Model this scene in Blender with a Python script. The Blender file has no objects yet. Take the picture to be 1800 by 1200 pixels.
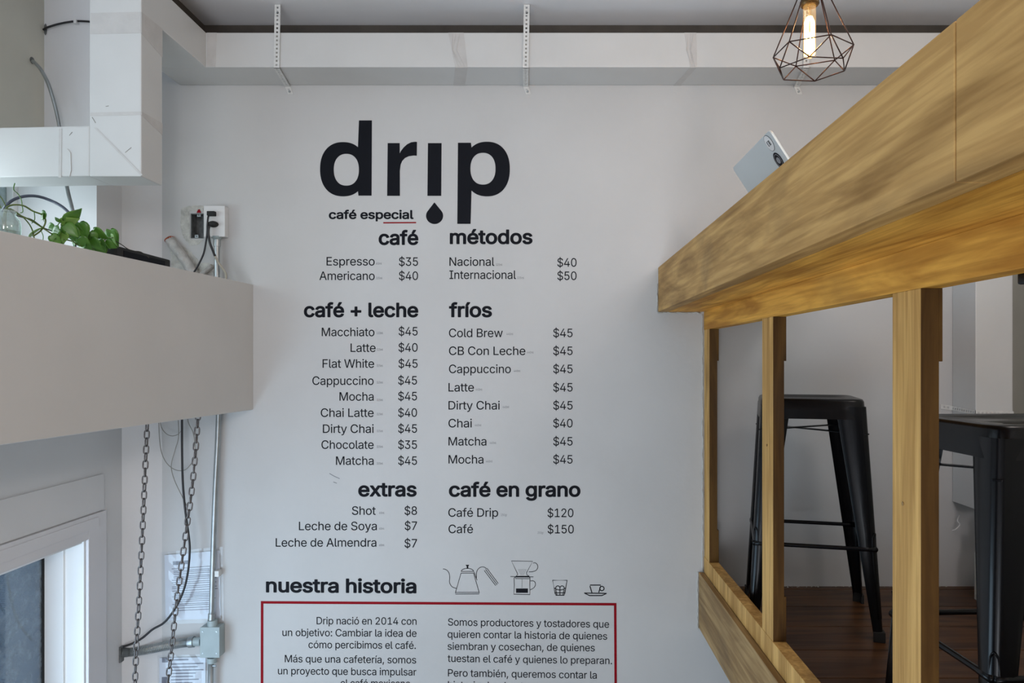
import bpy, bmesh, math, random
from mathutils import Vector, Matrix
random.seed(7)
C = bpy.context.scene.collection
SC = bpy.context.scene
F = 1300.0        # focal length in pixels of the 1800 px wide frame
EZ = 1.6          # eye height
WY = 2.9          # depth of the menu wall
CEIL = 2.907

# ---------------------------------------------------------------- camera, sky, lights, exposure
cam = bpy.data.objects.new('camera', bpy.data.cameras.new('camera')); C.objects.link(cam)
cam.location = (0, 0, EZ); cam.rotation_euler = (math.pi / 2, 0, 0)
cam.data.lens = 26.0; cam.data.sensor_width = 36.0
cam.data.shift_x = -61 / 1800; cam.data.shift_y = 33 / 1800
cam.data.clip_start = 0.02
SC.camera = cam

world = bpy.data.worlds.new('sky'); SC.world = world; world.use_nodes = True
bg = world.node_tree.nodes['Background']
bg.inputs[0].default_value = (0.62, 0.76, 1.0, 1); bg.inputs[1].default_value = 1.3

def area(name, loc, rot, sx, sy, watt, color):
    l = bpy.data.lights.new(name, 'AREA'); l.shape = 'RECTANGLE'; l.size = sx; l.size_y = sy
    l.energy = watt; l.color = color
    o = bpy.data.objects.new(name, l); C.objects.link(o); o.location = loc; o.rotation_euler = rot
    return o
HP = math.pi / 2
# daylight entering by the windows of the left wall, then added fill lights
area('upper_window_daylight', (-1.86, 1.05, 2.15), (0, -HP, 0), 1.3, 1.5, 9, (0.76, 0.93, 1.0))
area('side_window_daylight', (-1.922, 2.20, 2.06), (0, -HP, 0), 0.34, 0.50, 3.2, (0.80, 0.95, 1.0))
area('lower_window_daylight', (-1.745, 1.62, 0.46), (0, -HP, 0), 0.95, 1.44, 25, (0.58, 0.80, 1.0))
area('upper_front_fill', (0.70, -2.45, 2.42), (math.radians(112), 0, 0), 0.5, 0.75, 33, (1.0, 0.94, 0.94))  # added fill on the menu wall from high behind the camera
area('lower_front_fill', (-0.55, -2.45, -0.05), (math.radians(130), 0, 0), 1.7, 1.6, 62, (0.93, 0.96, 1.0))  # added ambient fill, tilted up to brighten ceiling and duct undersides
pl_ = bpy.data.lights.new('counter_fill_light', 'POINT'); pl_.energy = 9; pl_.color = (1.0, 0.84, 0.72); pl_.shadow_soft_size = 0.05  # added warm fill for ceiling and right wall, no fixture modelled
plo = bpy.data.objects.new('counter_fill_light', pl_); C.objects.link(plo); plo.location = (0.66, 0.35, 2.25)
pl_ = bpy.data.lights.new('mezzanine_fill_light', 'POINT'); pl_.energy = 8; pl_.color = (1.0, 0.90, 0.84); pl_.shadow_soft_size = 0.12  # added fill for the wall behind the stools, no fixture modelled
plo = bpy.data.objects.new('mezzanine_fill_light', pl_); C.objects.link(plo); plo.location = (1.35, 1.55, 2.55)

SC.view_settings.view_transform = 'Standard'
SC.view_settings.look = 'None'
SC.view_settings.exposure = -0.05
SC.view_settings.gamma = 1.0
SC.view_settings.use_curve_mapping = False

# ---------------------------------------------------------------- helpers
def P(px, py, Y):
    return Vector(((px - 961) * Y / F, Y, EZ + (633 - py) * Y / F))

def lin(r, g, b):
    f = lambda v: (v / 255 / 12.92) if v / 255 <= 0.04045 else ((v / 255 + 0.055) / 1.055) ** 2.4
    return (f(r), f(g), f(b), 1)

MATS = {}
def mat(name, col, rough=0.5, metal=0.0, noise=0.0, nscale=8.0, bump=0.0, bscale=60.0, coat=0.0, col2=None, stretch=None, spec=0.5):
    """procedural principled material: two-colour noise and a fine bump"""
    if name in MATS: return MATS[name]
    m = bpy.data.materials.new(name); m.use_nodes = True
    nt = m.node_tree; N = nt.nodes; L = nt.links
    b = N['Principled BSDF']
    b.inputs['Roughness'].default_value = rough; b.inputs['Metallic'].default_value = metal
    b.inputs['Coat Weight'].default_value = coat
    b.inputs['Specular IOR Level'].default_value = spec
    b.inputs['Base Color'].default_value = col
    tc = N.new('ShaderNodeTexCoord'); mp = N.new('ShaderNodeMapping')
    L.new(tc.outputs['Object'], mp.inputs['Vector'])
    if stretch: mp.inputs['Scale'].default_value = stretch
    if noise > 0:
        n = N.new('ShaderNodeTexNoise'); n.inputs['Scale'].default_value = nscale; n.inputs['Detail'].default_value = 6
        L.new(mp.outputs[0], n.inputs['Vector'])
        mx = N.new('ShaderNodeMix'); mx.data_type = 'RGBA'
        c2 = col2 or tuple(c * (1 - noise) for c in col[:3]) + (1,)
        mx.inputs[6].default_value = col; mx.inputs[7].default_value = c2
        r = N.new('ShaderNodeMapRange'); r.inputs[1].default_value = 0.35; r.inputs[2].default_value = 0.7
        L.new(n.outputs[0], r.inputs[0]); L.new(r.outputs[0], mx.inputs[0])
        L.new(mx.outputs[2], b.inputs['Base Color'])
    if bump > 0:
        n = N.new('ShaderNodeTexNoise'); n.inputs['Scale'].default_value = bscale; n.inputs['Detail'].default_value = 4
        L.new(mp.outputs[0], n.inputs['Vector'])
        bp = N.new('ShaderNodeBump'); bp.inputs['Strength'].default_value = bump; bp.inputs['Distance'].default_value = 0.01
        L.new(n.outputs[0], bp.inputs['Height']); L.new(bp.outputs[0], b.inputs['Normal'])
    MATS[name] = m
    return m

def wood(name, axis, light, dark, rough=0.6, stain=0.5, warp=1.6, coat=0.0):
    """grain running along axis (0 x, 1 y, 2 z)"""
    m = bpy.data.materials.new(name); m.use_nodes = True
    nt = m.node_tree; N = nt.nodes; L = nt.links
    b = N['Principled BSDF']; b.inputs['Roughness'].default_value = rough; b.inputs['Coat Weight'].default_value = coat
    b.inputs['Coat Roughness'].default_value = 0.35; b.inputs['Specular IOR Level'].default_value = 0.22
    tc = N.new('ShaderNodeTexCoord')
    def noise(scale3, sc, det, dist=0.0):
        mp = N.new('ShaderNodeMapping'); mp.inputs['Scale'].default_value = scale3
        L.new(tc.outputs['Object'], mp.inputs['Vector'])
        n = N.new('ShaderNodeTexNoise'); n.inputs['Scale'].default_value = sc; n.inputs['Detail'].default_value = det
        n.inputs['Distortion'].default_value = dist
        L.new(mp.outputs[0], n.inputs['Vector']); return n
    s = [11.0] * 3; s[axis] = 1.5
    s2 = [85.0] * 3; s2[axis] = 3.5
    s3 = [6.0] * 3; s3[axis] = 2.6
    g1 = noise(s, 1.0, 5, warp); g2 = noise(s2, 1.0, 3, 0.3); g3 = noise(s3, 1.0, 4, 0.6)
    r1 = N.new('ShaderNodeValToRGB'); e = r1.color_ramp.elements
    e[0].position = 0.36; e[0].color = dark; e[1].position = 0.60; e[1].color = light
    L.new(g1.outputs[0], r1.inputs[0])
    m2 = N.new('ShaderNodeMix'); m2.data_type = 'RGBA'; m2.blend_type = 'MULTIPLY'
    r2 = N.new('ShaderNodeMapRange'); r2.inputs[1].default_value = 0.4; r2.inputs[2].default_value = 0.62
    r2.inputs[3].default_value = 0.55; r2.inputs[4].default_value = 0.0
    L.new(g2.outputs[0], r2.inputs[0]); L.new(r2.outputs[0], m2.inputs[0])
    L.new(r1.outputs[0], m2.inputs[6]); m2.inputs[7].default_value = (0.58, 0.50, 0.40, 1)
    m3 = N.new('ShaderNodeMix'); m3.data_type = 'RGBA'
    r3 = N.new('ShaderNodeMapRange'); r3.inputs[1].default_value = 0.52; r3.inputs[2].default_value = 0.75
    r3.inputs[3].default_value = 0.0; r3.inputs[4].default_value = stain
    L.new(g3.outputs[0], r3.inputs[0]); L.new(r3.outputs[0], m3.inputs[0])
    L.new(m2.outputs[2], m3.inputs[6]); m3.inputs[7].default_value = tuple(0.42 * a + 0.02 for a in dark[:3]) + (1,)
    L.new(m3.outputs[2], b.inputs['Base Color'])
    bp = N.new('ShaderNodeBump'); bp.inputs['Strength'].default_value = 0.25; bp.inputs['Distance'].default_value = 0.002
    L.new(g2.outputs[0], bp.inputs['Height']); L.new(bp.outputs[0], b.inputs['Normal'])
    MATS[name] = m
    return m

def thin_glass(name, tint, dirt=0.0, dirt_col=(0.6, 0.68, 0.72, 1), gloss=0.08, gscale=6.0, rough=0.02):
    m = bpy.data.materials.new(name); m.use_nodes = True
    nt = m.node_tree; N = nt.nodes; L = nt.links
    for n in list(N):
        if n.type != 'OUTPUT_MATERIAL': N.remove(n)
    out = [n for n in N if n.type == 'OUTPUT_MATERIAL'][0]
    tr = N.new('ShaderNodeBsdfTransparent'); tr.inputs[0].default_value = tint
    gl = N.new('ShaderNodeBsdfGlossy'); gl.inputs['Roughness'].default_value = rough
    mx = N.new('ShaderNodeMixShader')
    fr = N.new('ShaderNodeLayerWeight'); fr.inputs[0].default_value = 0.35
    mr = N.new('ShaderNodeMapRange'); mr.inputs[3].default_value = gloss; mr.inputs[4].default_value = min(1, gloss * 6)
    L.new(fr.outputs['Facing'], mr.inputs[0]); L.new(mr.outputs[0], mx.inputs[0])
    L.new(tr.outputs[0], mx.inputs[1]); L.new(gl.outputs[0], mx.inputs[2])
    last = mx
    if dirt > 0:
        df = N.new('ShaderNodeBsdfDiffuse'); df.inputs[0].default_value = dirt_col
        tc = N.new('ShaderNodeTexCoord')
        n = N.new('ShaderNodeTexNoise'); n.inputs['Scale'].default_value = gscale; n.inputs['Detail'].default_value = 9
        n.inputs['Roughness'].default_value = 0.7
        L.new(tc.outputs['Object'], n.inputs['Vector'])
        r = N.new('ShaderNodeMapRange'); r.inputs[1].default_value = 0.35; r.inputs[2].default_value = 0.75
        r.inputs[3].default_value = dirt * 0.3; r.inputs[4].default_value = dirt
        L.new(n.outputs[0], r.inputs[0])
        m2 = N.new('ShaderNodeMixShader'); L.new(r.outputs[0], m2.inputs[0])
        L.new(mx.outputs[0], m2.inputs[1]); L.new(df.outputs[0], m2.inputs[2]); last = m2
    L.new(last.outputs[0], out.inputs['Surface'])
    MATS[name] = m
    return m

class MB:
    """collects shapes in world coordinates and links them as ONE mesh object"""
    def __init__(self): self.v = []; self.f = []; self.smooth = False
    def add(self, vs, fs):
        n = len(self.v); self.v += [tuple(v) for v in vs]; self.f += [tuple(i + n for i in f) for f in fs]; return self
    def box(self, x0, x1, y0, y1, z0, z1):
        return self.add([(x0,y0,z0),(x1,y0,z0),(x1,y1,z0),(x0,y1,z0),(x0,y0,z1),(x1,y0,z1),(x1,y1,z1),(x0,y1,z1)],
                        [(0,3,2,1),(4,5,6,7),(0,1,5,4),(1,2,6,5),(2,3,7,6),(3,0,4,7)])
    def obox(self, c, ax, ay, az, hx, hy, hz):
        c = Vector(c); vs = []
        for sz in (-1, 1):
            for sx, sy in ((-1,-1),(1,-1),(1,1),(-1,1)):
                vs.append(c + ax * hx * sx + ay * hy * sy + az * hz * sz)
        return self.add(vs, [(0,3,2,1),(4,5,6,7),(0,1,5,4),(1,2,6,5),(2,3,7,6),(3,0,4,7)])
    def prism(self, pts, d):
        """closed polygon pts (3-D) extruded by vector d"""
        n = len(pts); d = Vector(d)
        vs = [Vector(p) for p in pts] + [Vector(p) + d for p in pts]
        fs = [tuple(range(n - 1, -1, -1)), tuple(range(n, 2 * n))] + [(i, (i + 1) % n, n + (i + 1) % n, n + i) for i in range(n)]
        return self.add(vs, fs)
    def tube(self, pts, r, seg=8, closed=False, cap=True):
        pts = [Vector(p) for p in pts]; n = len(pts)
        rs = r if isinstance(r, (list, tuple)) else [r] * n
        up = None; rings = []
        for i in range(n):
            a = pts[(i - 1) % n] if (closed or i > 0) else pts[i]
            b = pts[(i + 1) % n] if (closed or i < n - 1) else pts[i]
            t = (b - a).normalized()
            if up is None:
                up = Vector((0, 0, 1)) if abs(t.z) < 0.9 else Vector((1, 0, 0))
            u = (up - t * up.dot(t))
            if u.length < 1e-6: u = t.orthogonal()
            u.normalize(); w = t.cross(u); up = u
            rings.append([pts[i] + (u * math.cos(2*math.pi*k/seg) + w * math.sin(2*math.pi*k/seg)) * rs[i] for k in range(seg)])
        vs = [p for ring in rings for p in ring]; fs = []
        for i in range(n if closed else n - 1):
            j = (i + 1) % n
            for k in range(seg):
                fs.append((i*seg + k, i*seg + (k+1) % seg, j*seg + (k+1) % seg, j*seg + k))
        if cap and not closed:
            fs.append(tuple(range(seg - 1, -1, -1))); fs.append(tuple((n-1)*seg + k for k in range(seg)))
        return self.add(vs, fs)
    def lathe(self, prof, cx, cy, seg=24):
        """prof list of (r, z)"""
        vs = []; fs = []
        for r, z in prof:
            for k in range(seg):
                a = 2*math.pi*k/seg; vs.append((cx + r*math.cos(a), cy + r*math.sin(a), z))
        for i in range(len(prof) - 1):
            for k in range(seg):
                fs.append((i*seg+k, i*seg+(k+1)%seg, (i+1)*seg+(k+1)%seg, (i+1)*seg+k))
        return self.add(vs, fs)
    def slab(self, fn, us, vs_, holes, depth):
        """rectangular plate with rectangular holes; fn(u,v,d) -> point; us/vs_ = (lo,hi); d 0 is the front"""
        U = sorted(set([us[0], us[1]] + [h[i] for h in holes for i in (0, 1)]))
        V = sorted(set([vs_[0], vs_[1]] + [h[i] for h in holes for i in (2, 3)]))
        solid = {}
        for i in range(len(U) - 1):
            for j in range(len(V) - 1):
                cu = (U[i] + U[i+1]) / 2; cv = (V[j] + V[j+1]) / 2
                solid[i, j] = not any(h[0] < cu < h[1] and h[2] < cv < h[3] for h in holes)
        for (i, j), s in solid.items():
            if not s: continue
            a, b, c, d = U[i], U[i+1], V[j], V[j+1]
            self.add([fn(a,c,0), fn(b,c,0), fn(b,d,0), fn(a,d,0)], [(0,1,2,3)])
            self.add([fn(a,c,depth), fn(b,c,depth), fn(b,d,depth), fn(a,d,depth)], [(3,2,1,0)])
            for di, dj, q in ((-1,0,((a,c),(a,d))), (1,0,((b,c),(b,d))), (0,-1,((a,c),(b,c))), (0,1,((a,d),(b,d)))):
                if not solid.get((i+di, j+dj), False):
                    (u0,v0),(u1,v1) = q
                    self.add([fn(u0,v0,0), fn(u1,v1,0), fn(u1,v1,depth), fn(u0,v0,depth)], [(0,1,2,3)])
        return self
    def build(self, name, m, parent=None, smooth=False, bevel=0.0, weld=False, autosmooth=None):
        me = bpy.data.meshes.new(name)
        me.from_pydata(self.v, [], self.f)
        bm = bmesh.new(); bm.from_mesh(me)
        if weld: bmesh.ops.remove_doubles(bm, verts=bm.verts, dist=1e-5)
        bmesh.ops.recalc_face_normals(bm, faces=bm.faces)
        if bevel > 0:
            bmesh.ops.bevel(bm, geom=[e for e in bm.edges if e.calc_face_angle(0) > 0.5], offset=bevel, segments=2, affect='EDGES', profile=0.6)
        if autosmooth:
            for f in bm.faces: f.smooth = True
            for e in bm.edges:
                if e.calc_face_angle(0) > autosmooth: e.smooth = False
        elif smooth:
            for f in bm.faces: f.smooth = True
        bm.to_mesh(me); bm.free()
        return link(name, me, m, parent)

def link(name, me, m, parent=None):
    if m is not None: me.materials.clear(); me.materials.append(m)
    o = bpy.data.objects.new(name, me); C.objects.link(o)
    if parent is not None:
        o.parent = parent; o.matrix_parent_inverse = root_matrix(parent).inverted()
    return o
def root_matrix(o):
    mtx = Matrix.LocRotScale(o.location, o.rotation_euler, o.scale)
    return mtx if o.parent is None else root_matrix(o.parent) @ o.matrix_parent_inverse @ mtx
def thing(name, label, cat, loc=(0, 0, 0), group=None):
    o = bpy.data.objects.new(name, None); C.objects.link(o); o.location = loc; o.empty_display_size = 0.05
    o['label'] = label; o['category'] = cat
    if group: o['group'] = group
    return o
def tag(o, label, cat, group=None):
    o['label'] = label; o['category'] = cat
    if group: o['group'] = group
    return o
def struct(o):
    o['kind'] = 'structure'; return o
def smooth_path(pts, n=6):
    """Catmull-Rom through pts"""
    pts = [Vector(p) for p in pts]; out = []
    for i in range(len(pts) - 1):
        p0 = pts[max(i-1, 0)]; p1 = pts[i]; p2 = pts[i+1]; p3 = pts[min(i+2, len(pts)-1)]
        for k in range(n):
            t = k / n
            out.append(0.5 * ((2*p1) + (p2-p0)*t + (2*p0-5*p1+4*p2-p3)*t*t + (3*p1-p0-3*p2+p3)*t*t*t))
    out.append(pts[-1]); return out

# ---------------------------------------------------------------- materials
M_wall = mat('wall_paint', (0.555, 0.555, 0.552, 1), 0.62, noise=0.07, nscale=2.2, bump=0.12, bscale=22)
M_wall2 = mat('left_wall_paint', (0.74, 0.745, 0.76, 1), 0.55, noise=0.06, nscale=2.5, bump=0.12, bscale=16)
M_wall_green = mat('side_wall_paint', (0.60, 0.59, 0.52, 1), 0.65, noise=0.12, nscale=3, bump=0.12, bscale=18)
M_parapet = mat('parapet_paint', (0.60, 0.585, 0.565, 1), 0.6, noise=0.05, nscale=3, bump=0.1, bscale=14)
M_ceil = mat('ceiling_paint', (0.86, 0.86, 0.88, 1), 0.7, noise=0.05, nscale=1.5, bump=0.1, bscale=9)
M_duct = mat('duct_wrap', (0.60, 0.60, 0.59, 1), 0.42, noise=0.05, nscale=5, bump=0.18, bscale=10)
M_tape = mat('foil_tape_painted', (0.55, 0.535, 0.52, 1), 0.4, noise=0.1, nscale=20, bump=0.3, bscale=45)
M_strap = mat('strap_painted', (0.72, 0.72, 0.70, 1), 0.45, metal=0.1, noise=0.15, nscale=60)
M_trim = mat('window_trim_paint', (0.74, 0.74, 0.77, 1), 0.45, noise=0.05, nscale=6)
M_frame_white = mat('window_white_frame', (0.88, 0.89, 0.89, 1), 0.35, noise=0.03, nscale=6)
M_plaster = mat('rough_plaster', (0.62, 0.62, 0.58, 1), 0.85, noise=0.35, nscale=35, bump=0.9, bscale=60)
M_ink = mat('black_vinyl', (0.006, 0.007, 0.011, 1), 0.6, spec=0.12, noise=0.1, nscale=10)
M_grayink = mat('grey_vinyl', (0.22, 0.23, 0.25, 1), 0.4, noise=0.1, nscale=10)
M_red = mat('red_vinyl', (0.27, 0.002, 0.009, 1), 0.6, spec=0.12, noise=0.1, nscale=10)
M_beam = wood('counter_wood', 1, (0.58, 0.345, 0.12, 1), (0.34, 0.185, 0.055, 1), stain=0.6)
M_under = wood('counter_underside_wood', 1, (0.82, 0.43, 0.075, 1), (0.50, 0.22, 0.03, 1), stain=0.35)
M_post = wood('post_wood', 2, (0.70, 0.42, 0.14, 1), (0.46, 0.25, 0.07, 1), stain=0.45)
M_post_shade = wood('shaded_post_wood', 2, (0.12, 0.058, 0.012, 1), (0.06, 0.027, 0.006, 1), stain=0.4)  # post wood darkened to paint in the shade on its camera-side faces
M_fascia = wood('fascia_wood', 1, (0.44, 0.285, 0.125, 1), (0.28, 0.165, 0.065, 1), stain=0.5)
M_plank = wood('floor_wood', 0, (0.12, 0.052, 0.020, 1), (0.05, 0.02, 0.008, 1), rough=0.35, stain=0.4, coat=0.0)
M_black = mat('black_gloss_paint', (0.003, 0.0033, 0.0045, 1), 0.26, metal=0.0, noise=0.2, nscale=20, coat=0.05, spec=0.22)
M_rubber = mat('black_rubber', (0.012, 0.012, 0.012, 1), 0.7, noise=0.2, nscale=40)
M_cord = mat('black_cord', (0.012, 0.012, 0.016, 1), 0.4, noise=0.2, nscale=40)
M_greycord = mat('grey_wire', (0.30, 0.29, 0.26, 1), 0.5, noise=0.2, nscale=40)
M_beigecord = mat('beige_cable', (0.46, 0.43, 0.36, 1), 0.5, noise=0.2, nscale=40)
M_steel = mat('galvanised_steel', (0.42, 0.45, 0.46, 1), 0.35, metal=0.75, noise=0.2, nscale=30)
M_chain = mat('dark_chain_steel', (0.10, 0.095, 0.10, 1), 0.42, metal=0.8, noise=0.4, nscale=90, col2=(0.22, 0.20, 0.19, 1))
M_boxgrey = mat('grey_enamel_box', (0.36, 0.43, 0.44, 1), 0.4, noise=0.1, nscale=20)
M_white_plastic = mat('white_plastic', (0.72, 0.72, 0.72, 1), 0.35, noise=0.04, nscale=20)
M_darkmetal = mat('dark_box_inside', (0.20, 0.21, 0.21, 1), 0.5, metal=0.3, noise=0.5, nscale=50)
M_paper = mat('white_paper', (0.62, 0.66, 0.73, 1), 0.6, noise=0.05, nscale=8)
M_print = mat('grey_print', (0.16, 0.17, 0.22, 1), 0.6, noise=0.3, nscale=60)
M_silver = mat('silver_aluminium', (0.60, 0.66, 0.68, 1), 0.32, metal=0.55, noise=0.03, nscale=10)
M_leaf = mat('green_leaf', (0.045, 0.15, 0.014, 1), 0.32, noise=0.45, nscale=18, col2=(0.11, 0.27, 0.035, 1))
M_stem = mat('green_stem', (0.14, 0.20, 0.05, 1), 0.5, noise=0.4, nscale=40)
M_twig = mat('dark_twig', (0.03, 0.03, 0.02, 1), 0.6, noise=0.4, nscale=40)
M_copper = mat('bronze_wire', (0.045, 0.018, 0.012, 1), 0.35, metal=0.5, noise=0.3, nscale=40)
M_brass = mat('dark_brass', (0.12, 0.075, 0.03, 1), 0.35, metal=0.8, noise=0.3, nscale=60)
M_pipe = mat('painted_old_pipe', (0.55, 0.54, 0.52, 1), 0.75, noise=0.3, nscale=40, bump=0.8, bscale=70)
M_rust = mat('red_oxide_pipe_end', (0.45, 0.10, 0.04, 1), 0.8, noise=0.5, nscale=60, bump=0.5)
M_facade = mat('outside_facade', (0.16, 0.21, 0.26, 1), 0.8, noise=0.5, nscale=2.5, col2=(0.05, 0.08, 0.12, 1))
M_gap_shade = mat('duct_gap_shade', (0.075, 0.065, 0.055, 1), 0.8, noise=0.3, nscale=12)  # dark colour standing for the shade above the duct
M_floor = mat('concrete_floor', (0.33, 0.32, 0.30, 1), 0.5, noise=0.2, nscale=3)
M_glass = thin_glass('dusty_window_glass', (0.42, 0.52, 0.60, 1), 0.42, (0.50, 0.62, 0.70, 1), 0.05, 22)
M_glass2 = thin_glass('hazy_window_glass', (0.85, 0.93, 0.92, 1), 0.55, (0.55, 0.62, 0.58, 1), 0.05, 5)
M_jar = thin_glass('jar_glass', (0.86, 0.93, 0.92, 1), 0.22, (0.7, 0.75, 0.74, 1), 0.10, 14)
M_sleeve = thin_glass('clear_plastic_sleeve', (0.97, 0.98, 0.99, 1), 0.03, (0.8, 0.82, 0.85, 1), 0.035, 30, 0.10)
M_bulbglass = thin_glass('bulb_glass', (1, 0.93, 0.80, 1), 0.0, gloss=0.05)
M_bulbglow = thin_glass('lit_bulb_glass', (1, 0.95, 0.85, 1), 0.0, gloss=0.05)
_nt = M_bulbglow.node_tree; _o = [n for n in _nt.nodes if n.type == 'OUTPUT_MATERIAL'][0]
_add = _nt.nodes.new('ShaderNodeAddShader'); _e = _nt.nodes.new('ShaderNodeEmission'); _e.inputs[0].default_value = (1, .55, .16, 1); _e.inputs[1].default_value = 0.22
_nt.links.new(_o.inputs['Surface'].links[0].from_socket, _add.inputs[0]); _nt.links.new(_e.outputs[0], _add.inputs[1]); _nt.links.new(_add.outputs[0], _o.inputs['Surface'])

# ================================================================= SETTING
XR = 1.827; XL = -1.621; YB = -2.6; FZ = -1.0
# menu wall, with the hole of the open switch box
hx0, hx1 = P(335, 0, WY).x, P(358.5, 0, WY).x
hz0, hz1 = P(0, 419, WY).z, P(0, 375, WY).z
b = MB().slab(lambda u, v, d: (u, WY + d, v), (-1.508, 2.1), (FZ, CEIL + 0.05), [(hx0, hx1, hz0, hz1)], 0.15)
wall_menu = struct(b.build('wall_back', M_wall, weld=True))
# splayed corner panel between menu wall and window wall
b = MB().prism([(-1.508, 2.9, FZ), (XL, 2.8214, FZ), (-1.80, 2.8214, FZ), (-1.80, 3.05, FZ), (-1.508, 3.05, FZ)], (0, 0, CEIL + 0.05 - FZ))
struct(b.build('wall_corner', M_wall2))
# left wall with two openings
LW = 0.139
b = MB().slab(lambda u, v, d: (XL - d, u, v), (YB, 2.8214), (FZ, CEIL + 0.05),
              [(0.7, 2.598, -0.05, 0.97), (-0.45, 2.664, 1.45, 2.93)], LW)
wall_left = struct(b.build('wall_left', M_wall2, weld=True))
# deeper reveal and niche of the upper opening
struct(MB().box(-1.97, XL - LW, 2.664, 2.8214, 1.40, CEIL + .05).build('wall_reveal', M_wall2))
struct(MB().box(-1.97, -1.81, 2.0, 2.664, 2.31, CEIL + .05).build('wall_niche', M_wall_green))
struct(MB().box(XR, XR + 0.12, YB, 2.9, FZ, CEIL + .05).build('wall_right', M_wall_green))
struct(MB().slab(lambda u, v, d: (u, YB - d, v), (XL - .2, XR + .12), (FZ, CEIL + .05), [(0.42, 0.98, 2.02, 2.83), (-1.4, 0.3, -0.8, 1.0)], 0.12).build('wall_front', M_wall, weld=True))
struct(MB().box(-2.05, XR + .12, YB - .12, 3.05, CEIL, CEIL + 0.1).build('ceiling', M_ceil))
struct(MB().box(-1.8, 2.1, YB - .12, 3.05, FZ - 0.1, FZ).build('floor', M_floor))
# loft parapet: a deep solid ledge that runs from the menu wall towards the viewer, above the window
pts = [(-1.151, 2.9), (-1.235, 2.9), (-1.235, 2.80), (XL + .001, 2.80), (XL + .001, 0.2), (-1.373, 0.2)]
struct(MB().prism([(x, y, EZ - 0.194) for x, y in pts], (0, 0, 0.491)).build('wall_parapet', M_parapet, bevel=0.003))
struct(MB().box(-1.345, 1.80, 2.885, 2.9, EZ + 1.2055, CEIL - .0005).build('gap_shade_wall', M_gap_shade))  # dark strip painting the shade between duct top and ceiling
struct(MB().box(-1.345, -1.335, 2.42, 2.885, EZ + 1.2055, CEIL - .0005).build('gap_shade_branch', M_gap_shade))  # same painted shade along the branch
# mezzanine floor: joist slab and planks
slab = struct(MB().box(0.617, XR, YB, 2.9, 0.56, 0.693).build('floor_mezzanine', M_plank))
y = 2.9 - 0.04
edges = [2.9] + [2.86 - 0.2 * i for i in range(0, 17)] + [YB]
for a, c in zip(edges[:-1], edges[1:]):
    MB().box(0.655, XR, c + 0.0022, a - 0.0022, 0.693, 0.715).build('plank', M_plank, slab, bevel=0.0015)
# outside: neighbouring facade
struct(MB().box(-4.2, -4.0, -4, 9, -3, 6).build('wall_exterior', M_facade))

# lower window
win = thing('window_1', 'white framed window', 'window', (XL, 1.65, 0.46)); del win['category']; del win['label']; struct(win)
b = MB()
b.box(XL, XL + 0.012, 2.598, 2.705, -0.1, 1.053)
b.box(XL, XL + 0.012, 0.6, 2.598, 0.97, 1.053)
b.build('casing', M_trim, win, bevel=0.003)
MB().box(XL, XL + 0.016, 0.6, 2.655, 1.0, 1.040).build('casing_moulding', M_trim, win, bevel=0.004)
MB().box(XL, XL + 0.006, 0.6, 2.70, 1.056, 1.187).build('header_panel', M_wall2, win, bevel=0.002)
MB().box(XL - 0.139, -1.687, 2.58, 2.598, -0.05, 0.97).build('window_frame', M_frame_white, win, bevel=0.002)
MB().box(-1.755, XL, 2.590, 2.5985, -0.05, 0.97).build('jamb_lining', M_frame_white, win)
MB().box(XL - LW, XL, 0.7, 2.58, 0.962, 0.97).build('head_lining', M_frame_white, win)
MB().box(-1.764, -1.752, 2.572, 2.582, -0.05, 0.97).build('glazing_seal', M_rubber, win)
MB().box(-1.760, -1.756, 0.7, 2.575, -0.05, 0.97).build('pane', M_glass, win)
# upper window
win = bpy.data.objects.new('window_2', None); C.objects.link(win); win.location = (-1.93, 1.5, 1.9); struct(win)
MB().box(-1.95, -1.905, 2.640, 2.664, 1.42, 2.31).build('window_frame', M_frame_white, win, bevel=0.002)
MB().box(-1.932, -1.928, 2.0, 2.64, 1.42, 2.31).build('pane', M_glass2, win)
struct(MB().box(-1.97, XL - LW, -0.45, 2.664, 1.35, 1.42).build('trim_1', M_frame_white))
# ================================================================= DUCTS
DF = 2.72; z0, z1 = EZ + 1.0775, EZ + 1.205
duct = thing('air_duct', 'white wrapped air duct along the wall top, dropping at both its ends', 'air duct', (0, 2.8, z0))
MB().box(-1.437, 1.73, DF, 2.899, z0, z1).build('wall_run', M_duct, duct, bevel=0.004)
MB().box(-1.437, -1.253, 2.405, DF + .001, z0, z1).build('branch', M_duct, duct, bevel=0.004)
MB().box(-1.413, -1.2525, 2.285, 2.41, EZ + .568, z1 + .001).build('drop', M_duct, duct, bevel=0.004)
MB().prism([(-1.80, 2.285, EZ + .563), (-1.412, 2.285, EZ + .569), (-1.412, 2.285, EZ + .7245), (-1.80, 2.285, EZ + .7165)], (0, .125, 0)).build('side_run', M_duct, duct, bevel=0.004)
def band(pts, nrm, name='tape_band', t=0.0016):
    """thin strip lying on the duct: pts polygon on the surface, nrm outward"""
    nrm = Vector(nrm)
    return MB().prism([Vector(p) - nrm * 0.0005 for p in pts], nrm * t).build(name, M_tape, duct)
def fx(px, Y): return (px - 961) * Y / F
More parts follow.
